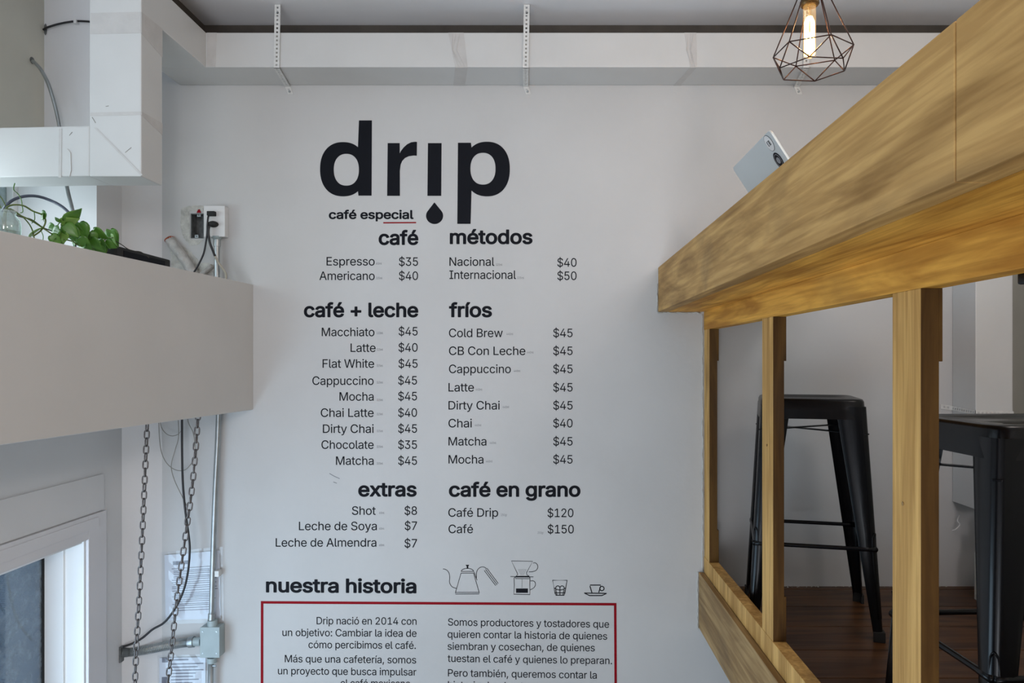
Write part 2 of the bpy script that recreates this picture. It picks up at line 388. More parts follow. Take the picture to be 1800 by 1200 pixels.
for a0, a1, b0, b1 in ((788, 815, 800, 822), (1203, 1224, 1213, 1225)):
    band([(fx(a0, DF), DF, z1 - .001), (fx(a1, DF), DF, z1 - .001), (fx(b1, DF), DF, z0), (fx(b0, DF), DF, z0)], (0, -1, 0))
    band([(fx(b0, DF), DF, z0), (fx(b1, DF), DF, z0), (fx(b1 - 14, DF), 2.899, z0), (fx(b0 - 14, DF), 2.899, z0)], (0, 0, -1))
    # wrinkles pressed into the tape
    for k in range(3):
        u = 0.25 + 0.25 * k
        MB().tube([(fx(a0 + (a1-a0)*u, DF), DF - .001, z1 - .004), (fx((a0+b0)/2 + 9*u + random.uniform(-4, 4), DF), DF - .002, (z0+z1)/2), (fx(b0 + (b1-b0)*u, DF), DF - .001, z0 + .002)], 0.0013, 5).build('tape_wrinkle', M_tape, duct)
band([(fx(364, DF), DF, z1 - .001), (fx(381, DF), DF, z1 - .001), (fx(379, DF), DF, z0 + .002), (fx(364, DF), DF, z0 + .002)], (0, -1, 0))
Yd = 2.285
def dz(py, Y=Yd): return EZ + (633 - py) * Y / F
for (ya, yb) in ((23, 60), (198, 204)):
    band([(fx(159, Yd), Yd, dz(ya)), (fx(248, Yd), Yd, dz(ya - 2)), (fx(248, Yd), Yd, dz(yb - 2)), (fx(159, Yd), Yd, dz(yb))], (0, -1, 0))
    band([(-1.2525, Yd, dz(ya - 2)), (-1.2525, Yd + .124, dz(ya - 4)), (-1.2525, Yd + .124, dz(yb + 12)), (-1.2525, Yd, dz(yb - 2))], (1, 0, 0))
band([(fx(165, Yd), Yd, dz(224)), (fx(171, Yd), Yd, dz(226)), (fx(251, Yd), Yd, dz(307)), (fx(248, Yd), Yd, dz(309))], (0, -1, 0), 'mitre_seam')
band([(fx(104, Yd), Yd, dz(226)), (fx(109, Yd), Yd, dz(226)), (fx(108, Yd), Yd, dz(312)), (fx(103, Yd), Yd, dz(312))], (0, -1, 0), 'seam')
MB().tube([P(118, 262, Yd - .001), P(124, 268, Yd - .001), P(125, 300, Yd - .001), P(122, 311, Yd - .001)], 0.0012, 5).build('seam', M_tape, duct)
for px, py, qx, qy in ((220, 268, 231, 259), (186, 187, 191, 186), (162, 206, 168, 216), (122, 238, 127, 232)):
    MB().tube([P(px, py, Yd), P(qx, qy, Yd)], 0.0012, 5).build('scratch', M_greycord, duct)
MB().box(1.590, 1.727, 2.742, 2.899, EZ - 0.553, z0 + .001).build('vertical_run', M_duct, duct, bevel=0.003)

def strap_strip(b, p, q, wdir, w, nrm, t=0.0016, hole=0.0068, pitch=0.0150, plain=0.012):
    """perforated strip from p to q"""
    p = Vector(p); q = Vector(q); ln = (q - p).length; d = (q - p) / ln; wdir = Vector(wdir); nrm = Vector(nrm)
    hs = []; s = plain
    while s < ln - plain:
        hs.append((s - hole/2, s + hole/2, -hole/2, hole/2)); s += pitch
    b.slab(lambda u, v, dd: p + d * u + wdir * v - nrm * dd, (0, ln), (-w/2, w/2), hs, t)
def hanger(xf, xw, label):
    t = thing('hanger_strap', label, 'metal strap', (xf, DF, z0), 'perforated straps holding the wall duct')
    w = 0.021; g = 0.0065
    b = MB(); strap_strip(b, (xf, DF - g, CEIL - .002), (xf - .004, DF - g, z0 - g), (1, 0, 0), w, (0, -1, 0)); b.build('front_strip', M_strap, t)
    MB().prism([(xf - .0055, DF - g + .0022, z1 - .004), (xf + .0045, DF - g + .0022, z1 - .004), (xf + .0005, DF - g + .0022, z0 + .014), (xf - .0085, DF - g + .0022, z0 + .014)], (0, .003, 0)).build('hole_shade', M_greycord, t)  # dark strip added behind the holes to paint their shade
    b = MB(); strap_strip(b, (xf - .004, DF - g, z0 - g), (xw, 2.896, z0 - g), (1, 0, 0), w, (0, 0, -1)); b.build('bottom_strip', M_strap, t)
    b = MB(); strap_strip(b, (xw, 2.8975, z0 - g + .001), (xw + .012, 2.8975, z0 - .036), (1, 0, 0), w, (0, -1, 0)); b.build('wall_tab', M_strap, t)
    MB().lathe([(0.0, 0), (.005, 0), (.005, .003), (0, .003)], 0, 0, 10)
    for (x, y, z, ax) in ((xf, DF - .004, z1 + .07, 'y'), (xw + .008, 2.8955, z0 - .026, 'y')):
        MB().tube([(x, y - .0025, z), (x, y + .001, z)], 0.0045, 10).build('screw', M_steel, t)
hanger(fx(489, DF), fx(506, WY), 'white perforated metal strap on the duct above the left side of the big logo')
hanger(fx(926, DF), fx(924, WY), 'white perforated metal strap on the duct above the last letter of the logo')
hanger(fx(1418, DF), fx(1400, WY), 'white perforated metal strap on the duct behind the hanging lamp')
t = thing('hanger_strap', 'white perforated metal strap round the vertical duct behind the right stool', 'metal strap', (1.66, 2.74, EZ - .19), 'perforated straps holding the wall duct')
b = MB(); strap_strip(b, (1.587, 2.899, EZ - .187), (1.587, 2.739, EZ - .194), (0, 0, 1), .018, (-1, 0, 0)); b.build('side_strip', M_strap, t)
b = MB(); strap_strip(b, (1.587, 2.739, EZ - .194), (1.73, 2.739, EZ - .198), (0, 0, 1), .018, (0, -1, 0)); b.build('front_strip', M_strap, t)
b = MB(); strap_strip(b, (1.545, 2.8975, EZ - .181), (1.587, 2.8975, EZ - .187), (0, 0, 1), .018, (0, -1, 0)); b.build('wall_tab', M_strap, t)

# ================================================================= COUNTER AND RAILING
ZC0, ZC1 = EZ + .19, EZ + .364
ctr = thing('bar_counter', 'thick golden-brown wooden bar counter running out from the menu wall', 'counter', (0.6, 1.6, ZC0))
YN = YB + .001
MB().box(.437, .478, 0.792, 2.899, ZC0, ZC1).build('fascia_board', M_beam, ctr, bevel=0.0025)
MB().box(.437, .478, YN, 0.7905, ZC0, ZC1).build('fascia_board', M_beam, ctr, bevel=0.0025)
MB().box(.478, .90, YN, 2.899, ZC0, ZC0 + .022).build('underside_board', M_under, ctr)
MB().box(.478, .95, YN, 2.899, ZC1 - .03, ZC1 - .0005).build('countertop', M_beam, ctr)
MB().box(.875, .90, YN, 2.899, ZC0 + .022, ZC1 - .03).build('inner_board', M_beam, ctr)

rail = thing('railing', 'golden-brown wooden railing frame with square posts under the bar counter', 'railing', (.635, 1.6, .715))
X0, X1 = .616, .6535
MB().box(X0, X1, YN, 2.899, EZ + .119, ZC0).build('header_rail', M_under, rail, bevel=0.0015)
MB().box(X0, X1, YN, 2.899, EZ - .83, EZ - .7675).build('bottom_rail', M_post, rail, bevel=0.0015)
def post(ya, yb):
    b = MB(); b.box(X0 + .001, X1 - .006, ya, yb, EZ - .7675, EZ + .119)
    o = b.build('post', M_post_shade, rail, bevel=0.0012)
    o.data.materials.append(M_post)          # pale wood on the outer face; the others carry their shade as darker colour
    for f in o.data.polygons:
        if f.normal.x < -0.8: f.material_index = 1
    MB().box(X1 - .0062, X1 - .0002, ya, yb, EZ - 0.002, EZ + .119).build('post_cleat', M_post_shade, rail, bevel=0.0008)
    MB().box(X1 - .0062, X1 - .0002, ya, yb, EZ - .7675, EZ - .645).build('post_cleat', M_post_shade, rail, bevel=0.0008)
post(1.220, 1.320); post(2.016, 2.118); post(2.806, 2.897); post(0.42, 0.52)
for (px, py, Y) in ((1591, 887, 1.27), (1350, 783, 2.06)):
    Z = P(px, py, Y).z
    MB().tube([(X0 - .0006, Y + .01, Z), (X0 + .002, Y + .01, Z)], .0035, 8).build('knot_plug', M_fascia, rail)
fasc = tag(MB().box(.596, X0, YN, 2.899, EZ - 1.048, EZ - .83).build('edge_board', M_fascia, bevel=0.002),
           'wide wooden edge board of the raised floor, below the railing', 'board')
# ragged plaster lip where counter and railing meet the wall
b = MB()
def rag(p, q, n, amp, w):
    p = Vector(p); q = Vector(q)
    pts = [p.lerp(q, i / n) + Vector((random.uniform(-amp, amp), -.001, random.uniform(-amp, amp))) for i in range(n + 1)]
    b.tube(pts, [random.uniform(.4, 1) * w for _ in pts], 6)
rag((.437, 2.899, ZC0 - .003), (.60, 2.899, ZC0 - .004), 22, .002, .004)
rag((.433, 2.899, ZC0), (.433, 2.899, ZC0 + .11), 16, .0012, .003)
rag((.611, 2.899, ZC0 - .01), (.611, 2.899, EZ - .83), 60, .0016, .0028)
rag((.592, 2.899, EZ - .83), (.592, 2.899, EZ - 1.05), 16, .0016, .003)
o = b.build('plaster_edge', M_plaster, None, smooth=True); o.parent = wall_menu
hook = thing('counter_hook', 'small black hook under the counter at the right edge', 'hook', (0.67, 1.0, EZ + .1))
MB().box(.655, .675, .985, 1.03, EZ + .105, EZ + .135).build('plate', M_black, hook, bevel=.003)
MB().tube(smooth_path([(.665, 1.005, EZ + .112), (.69, 1.0, EZ + .108), (.715, 1.0, EZ + .112), (.72, 1.0, EZ + .13)]), .004, 8).build('hook_arm', M_black, hook)

# ================================================================= BAR STOOLS
def superring(a, b_, n, z, e=5.0):
    out = []
    for k in range(n):
        t = 2 * math.pi * (k + .5) / n; c, s = math.cos(t), math.sin(t)
        out.append((a * math.copysign(abs(c) ** (2 / e), c), b_ * math.copysign(abs(s) ** (2 / e), s), z))
    return out
def make_stool(label):
    t = thing('bar_stool', label, 'stool', (0, 0, 0), 'black metal bar stools behind the railing')
    n = 48
    rings = [superring(.034, .011, n, .743, 2.4), superring(.037, .014, n, .7495, 2.4), superring(.075, .07, n, .751, 3.5), superring(.118, .118, n, .751, 6), superring(.128, .128, n, .756, 7),
             superring(.140, .140, n, .760, 8), superring(.148, .148, n, .757, 8), superring(.1515, .1515, n, .750, 8), superring(.1535, .1535, n, .722, 8), superring(.1565, .1565, n, .694, 8),
             superring(.1545, .1545, n, .694, 8), superring(.1505, .1505, n, .722, 8), superring(.146, .146, n, .747, 8), superring(.11, .11, n, .7475, 6), superring(.036, .013, n, .7455, 2.4)]
    b = MB(); vs = [(p[0]*1.075, p[1]*1.075, p[2]) for r in rings for p in r]; fs = []
    for i in range(len(rings)):
        j = (i + 1) % len(rings)
        for k in range(n): fs.append((i*n + k, i*n + (k+1) % n, j*n + (k+1) % n, j*n + k))
    b.add(vs, fs); b.build('seat', M_black, t, autosmooth=1.1)
    H = lambda z: .2065 - (.2065 - .1630) * z / .74
    W = lambda z: .028 + (.094 - .028) * max(0, z) / .74
    for sx, sy in ((-1, -1), (1, -1), (1, 1), (-1, 1)):
        b = MB(); rings = []
        for z in (0.012, .1, .2, .3, .4, .5, .6, .68, .735):
            h, w = H(z), W(z); r = min(.020, w * .6); th = .0035
            prof = [(h - w, h - .010 * w / .08), (h - w * .75, h)]
            for k in range(7):
                a = math.pi / 2 * (1 - k / 6); prof.append((h - r + r * math.cos(a), h - r + r * math.sin(a)))
            prof += [(h, h - w * .75), (h - .010 * w / .08, h - w)]
            inner = [(h - .010 * w / .08 - th, h - w), (h - th, h - w * .75)]
            for k in range(7):
                a = math.pi / 2 * (k / 6); rr = r - th; inner.append((h - r + rr * math.cos(a), h - r + rr * math.sin(a)))
            inner += [(h - w * .75, h - th), (h - w, h - .010 * w / .08 - th)]
            rings.append([(sx * x, sy * y_, z) for x, y_ in prof + inner])
        m_ = len(rings[0]); vs = [p for r_ in rings for p in r_]; fs = []
        for i in range(len(rings) - 1):
            for k in range(m_): fs.append((i*m_ + k, i*m_ + (k+1) % m_, (i+1)*m_ + (k+1) % m_, (i+1)*m_ + k))
        fs.append(tuple(range(m_ - 1, -1, -1))); fs.append(tuple((len(rings)-1)*m_ + k for k in range(m_)))
        b.add(vs, fs); leg = b.build('leg', M_black, t, autosmooth=.9)
        # pressed inverted-U rib low on the outer corner
        pts = []
        for z, off in ((.07, .010), (.2, .012), (.30, .012), (.325, .009), (.333, .0045)):
            h = H(z) + .0012; pts.append((sx * (h - .0035), sy * (h - off - .004), z))
        h = H(.336) - .003; pts.append((sx * h, sy * h, .336))
        for z, off in ((.333, .0045), (.325, .009), (.30, .012), (.2, .012), (.07, .010)):
            h = H(z) + .0012; pts.append((sx * (h - off - .004), sy * (h - .0035), z))
        MB().tube(pts, .0022, 8).build('pressed_rib', M_black, leg, smooth=True)
        h = H(0)
        b = MB(); b.prism([(sx*(h+.003), sy*(h+.003), 0), (sx*(h-.032), sy*(h+.003), 0), (sx*(h-.032), sy*(h-.008), 0), (sx*(h-.010), sy*(h-.010), 0), (sx*(h-.008), sy*(h-.032), 0), (sx*(h+.003), sy*(h-.032), 0)], (0, 0, .032))
        b.build('rubber_foot', M_rubber, leg, bevel=.002)
    zf = .285; h = H(zf) - .006
    for (ax, ay), (bx, by) in (((-1,-1),(1,-1)), ((1,-1),(1,1)), ((1,1),(-1,1)), ((-1,1),(-1,-1))):
        p = Vector((ax*h, ay*h, zf)); q = Vector((bx*h, by*h, zf)); d = (q - p).normalized()
        MB().tube([p, p + d*.03, p + d*.05, q - d*.05, q - d*.03, q], [.009, .009, .0068, .0068, .009, .009], 10).build('footrest_bar', M_black, t, smooth=True)
    zb = .652; h = H(zb) - .004
    for s in (1, -1):
        p = Vector((-h, -h*s, zb + .004*s)); q = Vector((h, h*s, zb + .004*s)); d = (q - p).normalized(); w = Vector((0,0,1)).cross(d)
        MB().obox((p + q) / 2, d, w, Vector((0,0,1)), (q - p).length / 2, .009, .0022).build('cross_brace', M_black, t, bevel=.001)
    return t
def copy_tree(o, parent=None):
    c = o.copy(); C.objects.link(c)
    if parent is not None: c.parent = parent
    for ch in list(o.children): copy_tree(ch, c)
    return c
s1 = make_stool('black metal bar stool close to the wall, seen whole between the two thinner railing posts')
s2 = copy_tree(s1); s2['label'] = 'nearest black metal bar stool, cut off by the right edge, right of the thickest post'
s1.location = (.907, 2.565, .715); s1.rotation_euler = (0, 0, math.radians(-14))
s2.location = (1.013, 1.581, .715); s2.rotation_euler = (0, 0, math.radians(3))

# white stepped plinth on the mezzanine floor
pl = thing('plinth', 'white plastered block on the floor behind the right stool', 'block', (1.70, 2.72, .715))
MB().box(1.583, 1.825, 2.557, 2.74, .7155, .890).build('lower_step', M_plaster, pl, bevel=.004)
MB().box(1.60, 1.825, 2.64, 2.74, .890, .965).build('upper_step', M_wall, pl, bevel=.003)
ad = thing('power_adaptor', 'white power adaptor with a black plug on the white block behind the right stool', 'adaptor', (1.66, 2.68, .966))
MB().box(1.622, 1.70, 2.655, 2.70, .9655, 1.035).build('adaptor_body', M_white_plastic, ad, bevel=.006)
MB().box(1.635, 1.665, 2.66, 2.69, 1.035, 1.048).build('plug', M_black, ad, bevel=.003)
tag(MB().tube(smooth_path([P(1686, 905, 2.893), P(1683, 915, 2.87), P(1687, 922, 2.865), P(1680, 930, 2.86), P(1674, 932, 2.87)]), .0022, 6).build('loose_wire', M_white_plastic),
    'short curled white wire sticking out of the wall beneath the vertical duct', 'wire')
b = MB()
for i in range(150):
    x = random.uniform(.70, 1.57); r = random.uniform(.002, .006) * (1.6 if x > 1.4 else 1)
    y = 2.9 - abs(random.gauss(.006, .006)) - .003; z = .7155
    v = [Vector((x, y, z)) + Vector((random.uniform(-1,1), random.uniform(-1,0), random.uniform(0, 1))) * r for _ in range(5)]
    b.add(v, [(0,1,2),(0,2,3),(0,3,1),(1,3,2),(2,3,4),(1,4,3)])
o = b.build('plaster_crumbs', M_plaster); o['kind'] = 'stuff'; tag(o, 'crumbs of broken plaster along the foot of the wall behind the stools', 'debris')
# ================================================================= HANGING LAMP
lx, ly = fx(1426, 1.77), 1.77
lamp = thing('pendant_lamp', 'lit tubular filament bulb in a dark wire cage hanging over the counter', 'lamp', (lx, ly, CEIL))
def lz(py): return EZ + (633 - py) * ly / F
MB().tube([(lx, ly, CEIL), (lx - .003, ly, lz(-48))], .003, 8).build('cable', M_cord, lamp)
MB().lathe([(0, CEIL - .0005), (.05, CEIL - .0005), (.05, CEIL - .02), (.012, CEIL - .028), (0, CEIL - .028)], lx, ly, 24).build('ceiling_rose', M_brass, lamp, autosmooth=.6)
bx = fx(1423, ly)
MB().lathe([(0, lz(-50)), (.012, lz(-50)), (.016, lz(-42)), (.0185, lz(-30)), (.0185, lz(0)), (.0225, lz(3)), (.0225, lz(8)), (.019, lz(11)), (.015, lz(11)), (.015, lz(0)), (0, lz(0))], bx, ly, 28).build('lamp_socket', M_brass, lamp, autosmooth=.6)
prof = [(.010, lz(4)), (.0145, lz(11)), (.0148, lz(40)), (.0146, lz(92))]
for k in range(1, 8):
    a = math.pi / 2 * k / 7; prof.append((.0146 * math.cos(a) + .00001, lz(92) - .0146 * math.sin(a)))
bulb = MB().lathe(prof, bx, ly, 24).build('bulb', M_bulbglow, lamp, smooth=True)
em = bpy.data.materials.new('glowing_filament'); em.use_nodes = True
pb = em.node_tree.nodes['Principled BSDF']; pb.inputs['Base Color'].default_value = (1, .6, .25, 1)
pb.inputs['Emission Color'].default_value = (1.0, .60, .20, 1); pb.inputs['Emission Strength'].default_value = 11
fb = MB()
for k in range(8):
    a = 2*math.pi*k/8; r = .0108
    fb.tube([(bx + r*.45*math.cos(a), ly + r*.45*math.sin(a), lz(30)), (bx + r*math.cos(a), ly + r*math.sin(a), lz(40)), (bx + r*math.cos(a+.3), ly + r*math.sin(a+.3), lz(97))], .0023, 6)
fb.build('filament', em, bulb)
fb2 = MB(); fb2.tube([(bx, ly, lz(8)), (bx, ly, lz(34))], .0035, 8); fb2.tube([(bx - .004, ly, lz(10)), (bx + .003, ly, lz(34))], .0007, 5)
fb2.build('filament_stem', M_bulbglass, bulb)
bl = bpy.data.lights.new('bulb_light', 'POINT'); bl.energy = 3.2; bl.color = (1.0, .66, .34); bl.shadow_soft_size = .012
blo = bpy.data.objects.new('bulb_light', bl); C.objects.link(blo); blo.location = (bx, ly, lz(64)); blo.parent = lamp; blo.matrix_parent_inverse = root_matrix(lamp).inverted()
cage = MB(); cx = fx(1428.5, ly); wr = .0015
top = [Vector((cx + .021*math.cos(a), ly + .021*math.sin(a), lz(-30))) for a in [math.radians(-84 + 60*k) for k in range(6)]]
up = [Vector((cx + .091*math.cos(a), ly + .091*math.sin(a), lz(90))) for a in [math.radians(-84 + 60*k) for k in range(6)]]
lo = [Vector((cx - .001 + .081*math.cos(a), ly + .081*math.sin(a), lz(122))) for a in [math.radians(-54 + 60*k) for k in range(6)]]
for k in range(6):
    cage.tube([top[k], up[k]], wr, 6); cage.tube([top[k], top[(k+1) % 6]], wr, 6)
    cage.tube([up[k], up[(k+1) % 6]], wr, 6); cage.tube([lo[k], lo[(k+1) % 6]], wr, 6)
    cage.tube([up[k], lo[k]], wr, 6); cage.tube([up[(k+1) % 6], lo[k]], wr, 6)
cage.build('wire_cage', M_copper, lamp, smooth=True)

# ================================================================= LAPTOP
X_t, Z_t = .547, EZ + .566; X_h, Z_h = .672, EZ + .372; Ya, Yb = 1.82, 2.18
lap = thing('laptop', 'silver laptop with two round stickers on its lid, standing open on the counter', 'laptop', (X_h, 2.0, ZC1))
dv = Vector((X_h - X_t, 0, Z_h - Z_t)); lh = dv.length; dv.normalize(); du = Vector((0, 1, 0)); dn = dv.cross(du); dn = -dn if dn.x > 0 else dn
O = Vector((X_t, Ya, Z_t))      # top corner nearest the viewer, outer face of the lid
def LP(u, v, n=0): return O + du * u + dv * v + dn * n
def rrect(w, h, r, seg=6):
    out = []
    for cx_, cy_, a0 in ((w - r, r, -90), (w - r, h - r, 0), (r, h - r, 90), (r, r, 180)):
        for k in range(seg + 1):
            a = math.radians(a0 + 90 * k / seg); out.append((cx_ + r*math.cos(a), cy_ + r*math.sin(a)))
    return out
MB().prism([LP(u, v, -.006) for u, v in rrect(.36, lh, .013)], dn * .006).build('lid', M_silver, lap, bevel=.0012)
MB().prism([LP(u + .006, v + .006, -.0066) for u, v in rrect(.348, lh - .02, .008)], dn * .0008).build('screen', M_ink, lap)
MB().box(X_h, X_h + .24, Ya, Yb, ZC1 + .0005, ZC1 + .014).build('base', M_silver, lap, bevel=.003)
MB().box(X_h + .03, X_h + .13, Ya + .03, Yb - .03, ZC1 + .014, ZC1 + .0155).build('keyboard', M_ink, lap)
MB().tube([(X_h - .001, Ya + .03, ZC1 + .010), (X_h - .001, Yb - .03, ZC1 + .010)], .0055, 8).build('hinge', M_ink, lap)
def disc(u, v, r, m, n, name, ru=None):
    pts = [LP(u + (ru or r) * math.cos(2*math.pi*k/32), v + r * math.sin(2*math.pi*k/32), n) for k in range(32)]
    return MB().prism(pts, dn * .0004).build(name, m, lap)
disc(.041, .024, .0222, M_ink, .0001, 'sticker_rim'); o = disc(.041, .024, .0212, M_white_plastic, .0003, 'sticker'); o['label'] = 'white round sticker with black letters'
def on_lid(pts, cu, cv, k):      # small letters, x to the right as seen from outside the lid, y down
    return [LP(cu - x * k, cv + y * k, .0009) for x, y in pts]
b = MB()
for pts in ([(-1.2,-3),(-4,-3),(-4,3),(-1.2,3)], [(1,-3),(1,3),(3.6,3),(4.4,1.6),(3.4,0),(1,0)], [(1,-3),(3.2,-3),(3.9,-1.6),(3.2,0)]):
    b.tube(on_lid(pts, .041, .024, .0020), .0009, 5)
b.build('sticker_letters', M_ink, lap)
o = disc(.049, .0725, .0222, M_ink, .0001, 'sticker'); o['label'] = 'black round sticker with a pale ring'
b = MB(); ring = [LP(.049 + .017*math.cos(2*math.pi*k/28), .0725 + .017*math.sin(2*math.pi*k/28), .0006) for k in range(28)]
b.tube(ring, .0008, 5, closed=True); b.build('sticker_ring', M_grayink, lap)
MB().prism([LP(.049 + .011*math.cos(2*math.pi*k/9), .0725 + .009*math.sin(2*math.pi*k/9), .0004) for k in range(9)], dn * .0004).build('sticker_mark', M_grayink, lap)

# ================================================================= WALL ELECTRICS (left)
ob = thing('outlet_box', 'white surface-mounted double socket box with two black plugs', 'outlet', (fx(377, WY), 2.88, P(0, 415, WY).z))
YF = 2.862
xa, xb = fx(358.7, YF), fx(394.7, YF); za, zb_ = P(0, 415.3, YF).z, P(0, 362, YF).z
MB().box(xa, xb, YF + .002, 2.899, za, zb_).build('box_body', M_white_plastic, ob, bevel=.0015)
MB().box(xa - .001, xb + .001, YF, YF + .0022, za - .001, zb_ + .001).build('cover_plate', M_white_plastic, ob, bevel=.001)
MB().box(fx(369, YF), fx(385, YF), YF - .0015, YF, P(0, 403, YF).z, P(0, 371, YF).z).build('socket_face', M_white_plastic, ob, bevel=.0008)
cxp = fx(376, YF)
pc = thing('power_plug', 'upper flat black plug in the wall socket with a thin black cord', 'plug', (cxp, YF, P(0, 376, YF).z))
MB().box(fx(367.5, YF), fx(381, YF), YF - .022, YF - .0016, P(0, 380.5, YF).z, P(0, 372.5, YF).z).build('plug_body', M_rubber, pc, bevel=.003)
MB().tube(smooth_path([P(369, 376, 2.85), P(366, 381, 2.84), P(364.5, 395, 2.84), P(364, 410, 2.845), P(362, 425, 2.85), P(358, 445, 2.85), P(350, 463, 2.85), P(341, 478, 2.85), P(330, 490, 2.85)]), .0034, 8).build('cord', M_cord, pc, smooth=True)
pc = thing('power_plug', 'lower round black plug in the wall socket with a thick black cord', 'plug', (cxp, YF, P(0, 394, YF).z))
b = MB()
cpt = P(376, 394.5, YF); ring = lambda rr, dy: [(cpt.x + rr*1.35*math.cos(2*math.pi*k/20), YF - dy, cpt.z + rr*.82*math.sin(2*math.pi*k/20)) for k in range(20)]
vs = ring(.0145, .0016) + ring(.0150, .010) + ring(.011, .020) + ring(.006, .024); fs = [(i*20+k, i*20+(k+1) % 20, (i+1)*20+(k+1) % 20, (i+1)*20+k) for i in range(3) for k in range(20)] + [tuple(range(60, 80)), tuple(range(19, -1, -1))]
b.add(vs, fs); b.build('plug_body', M_rubber, pc, autosmooth=.7)
MB().tube(smooth_path([P(370, 396, 2.845), P(367, 400, 2.84), P(366.5, 412, 2.84), P(369, 427, 2.84), P(374, 440, 2.845), P(378, 450, 2.85)]), .0046, 8).build('cord', M_cord, pc, smooth=True)
MB().tube(smooth_path([P(377.5, 449, 2.85), P(383, 460, 2.855), P(390, 470, 2.86), P(396.5, 480, 2.865), P(397, 490, 2.865), P(395, 505, 2.865)]), .0045, 8).build('cable_tail', M_beigecord, pc, smooth=True)
# open flush box in its hole
fb_ = thing('switch_box', 'open empty metal switch box sunk in the wall beside the white socket', 'switch box', (fx(346, WY), 2.93, hz0))
b = MB(); g = .001
b.slab(lambda u, v, d: (u, 2.9005 + d, v), (hx0 + g, hx1 - g), (hz0 + g, hz1 - g), [(hx0 + .003, hx1 - .003, hz0 + .003, hz1 - .003)], .045)
b.box(hx0 + .003, hx1 - .003, 2.944, 2.9455, hz0 + .003, hz1 - .003)
b.build('box_shell', M_darkmetal, fb_)
for px, py in ((349, 378), (345, 415)):
    c = P(px, py, 2.9)
    MB().box(c.x - .007, c.x + .007, 2.902, 2.904, c.z - .006, c.z + .006).build('ear', M_steel, fb_, bevel=.001)
    MB().tube([(c.x, 2.8995, c.z), (c.x, 2.903, c.z)], .0028, 10).build('screw', M_darkmetal, fb_)
for px, py in ((354.5, 391), (353.5, 409)):
    c = P(px, py, 2.93); MB().tube([(hx1 - .006, 2.925, c.z), (hx1 - .0035, 2.925, c.z)], .007, 12).build('knockout', M_steel, fb_)
c = P(349, 371, 2.896)
MB().prism([c + Vector((-.008, 0, -.006)), c + Vector((.009, 0, -.006)), c + Vector((.004, 0, .008)), c + Vector((-.002, 0, .006))], (0, .004, 0)).build('red_scrap', M_red, fb_)
# plaster patch round the box and the hacked-out channel below it
def patch(name, outline, holes, depth, cell=.006, m=M_plaster):
    """uneven plaster skin, outline in wall pixels"""
    def inside(p, poly):
        c_ = False; n = len(poly); j = n - 1
        for i in range(n):
            if (poly[i][1] > p[1]) != (poly[j][1] > p[1]) and p[0] < (poly[j][0]-poly[i][0])*(p[1]-poly[i][1])/(poly[j][1]-poly[i][1]) + poly[i][0]: c_ = not c_
            j = i
        return c_
    xs = [p[0] for p in outline]; ys = [p[1] for p in outline]
    st = 2.2; nx = int((max(xs)-min(xs))/st) + 2; ny = int((max(ys)-min(ys))/st) + 2
    vs = []; idx = {}; fs = []
    for i in range(nx):
        for j in range(ny):
            px, py = min(xs) + i*st, min(ys) + j*st
            ins = inside((px, py), outline) and not any(h[0] < px < h[1] and h[2] < py < h[3] for h in holes)
            idx[i, j] = len(vs) if ins or True else None
            jx = random.uniform(-.6, .6); jy = random.uniform(-.6, .6)
            q = P(px + jx, py + jy, WY); dd = random.uniform(.3, 1) * depth if ins else -.0015
            vs.append((q.x, WY - dd, q.z))
    for i in range(nx-1):
        for j in range(ny-1):
            cpx, cpy = min(xs) + (i+.5)*st, min(ys) + (j+.5)*st
            if inside((cpx, cpy), outline) and not any(h[0]-1 < cpx < h[1]+1 and h[2]-1 < cpy < h[3]+1 for h in holes):
                fs.append((idx[i,j], idx[i+1,j], idx[i+1,j+1], idx[i,j+1]))
    o = MB().add(vs, fs).build(name, m, None, autosmooth=.8); o.parent = wall_menu; return o
patch('plaster_patch', [(318, 366), (330, 362), (348, 360), (360, 362), (358, 372), (358, 420), (352, 430), (335, 432), (322, 418), (316, 395)], [(334, 359, 373, 420)], .0026)
patch('plaster_patch', [(293, 418), (302, 415), (318, 432), (336, 442), (352, 462), (366, 462), (376, 466), (378, 500), (296, 500), (300, 470), (300, 448)], [], .004)
pts = [P(299, 421, 2.892), P(305, 430, 2.888), P(318, 447, 2.884), P(330, 464, 2.884), P(342, 485, 2.884), P(348, 500, 2.886)]
op = thing('old_pipe', 'broken slanting white-painted pipe stub set in rough plaster left of the socket', 'pipe', (pts[-1].x, 2.89, pts[-1].z))
MB().tube(smooth_path(pts, 4), .0195, 14).build('pipe_body', M_pipe, op, smooth=True)
b = MB(); e = pts[0]; d = (pts[0] - pts[1]).normalized()
b.tube([e - d*.004 + Vector((-.002, 0, 0)), e + d*.003, e + d*.008], [.0203, .0202, .013], 14); b.build('broken_end', M_rust, op, smooth=True)
pts = [P(372, 468, 2.893), P(362, 476, 2.888), P(350, 487, 2.886), P(342, 496, 2.886)]
op = thing('old_pipe', 'small pale pipe stub rising to the right beside the steel conduit', 'pipe', (pts[-1].x, 2.89, pts[-1].z))
MB().tube(smooth_path(pts, 4), .0095, 12).build('pipe_body', M_pipe, op, smooth=True)
MB().tube([pts[0] + Vector((-.003, 0, -.003)), pts[0] + Vector((.003, 0, .003))], .0085, 10).build('broken_end', M_beigecord, op)

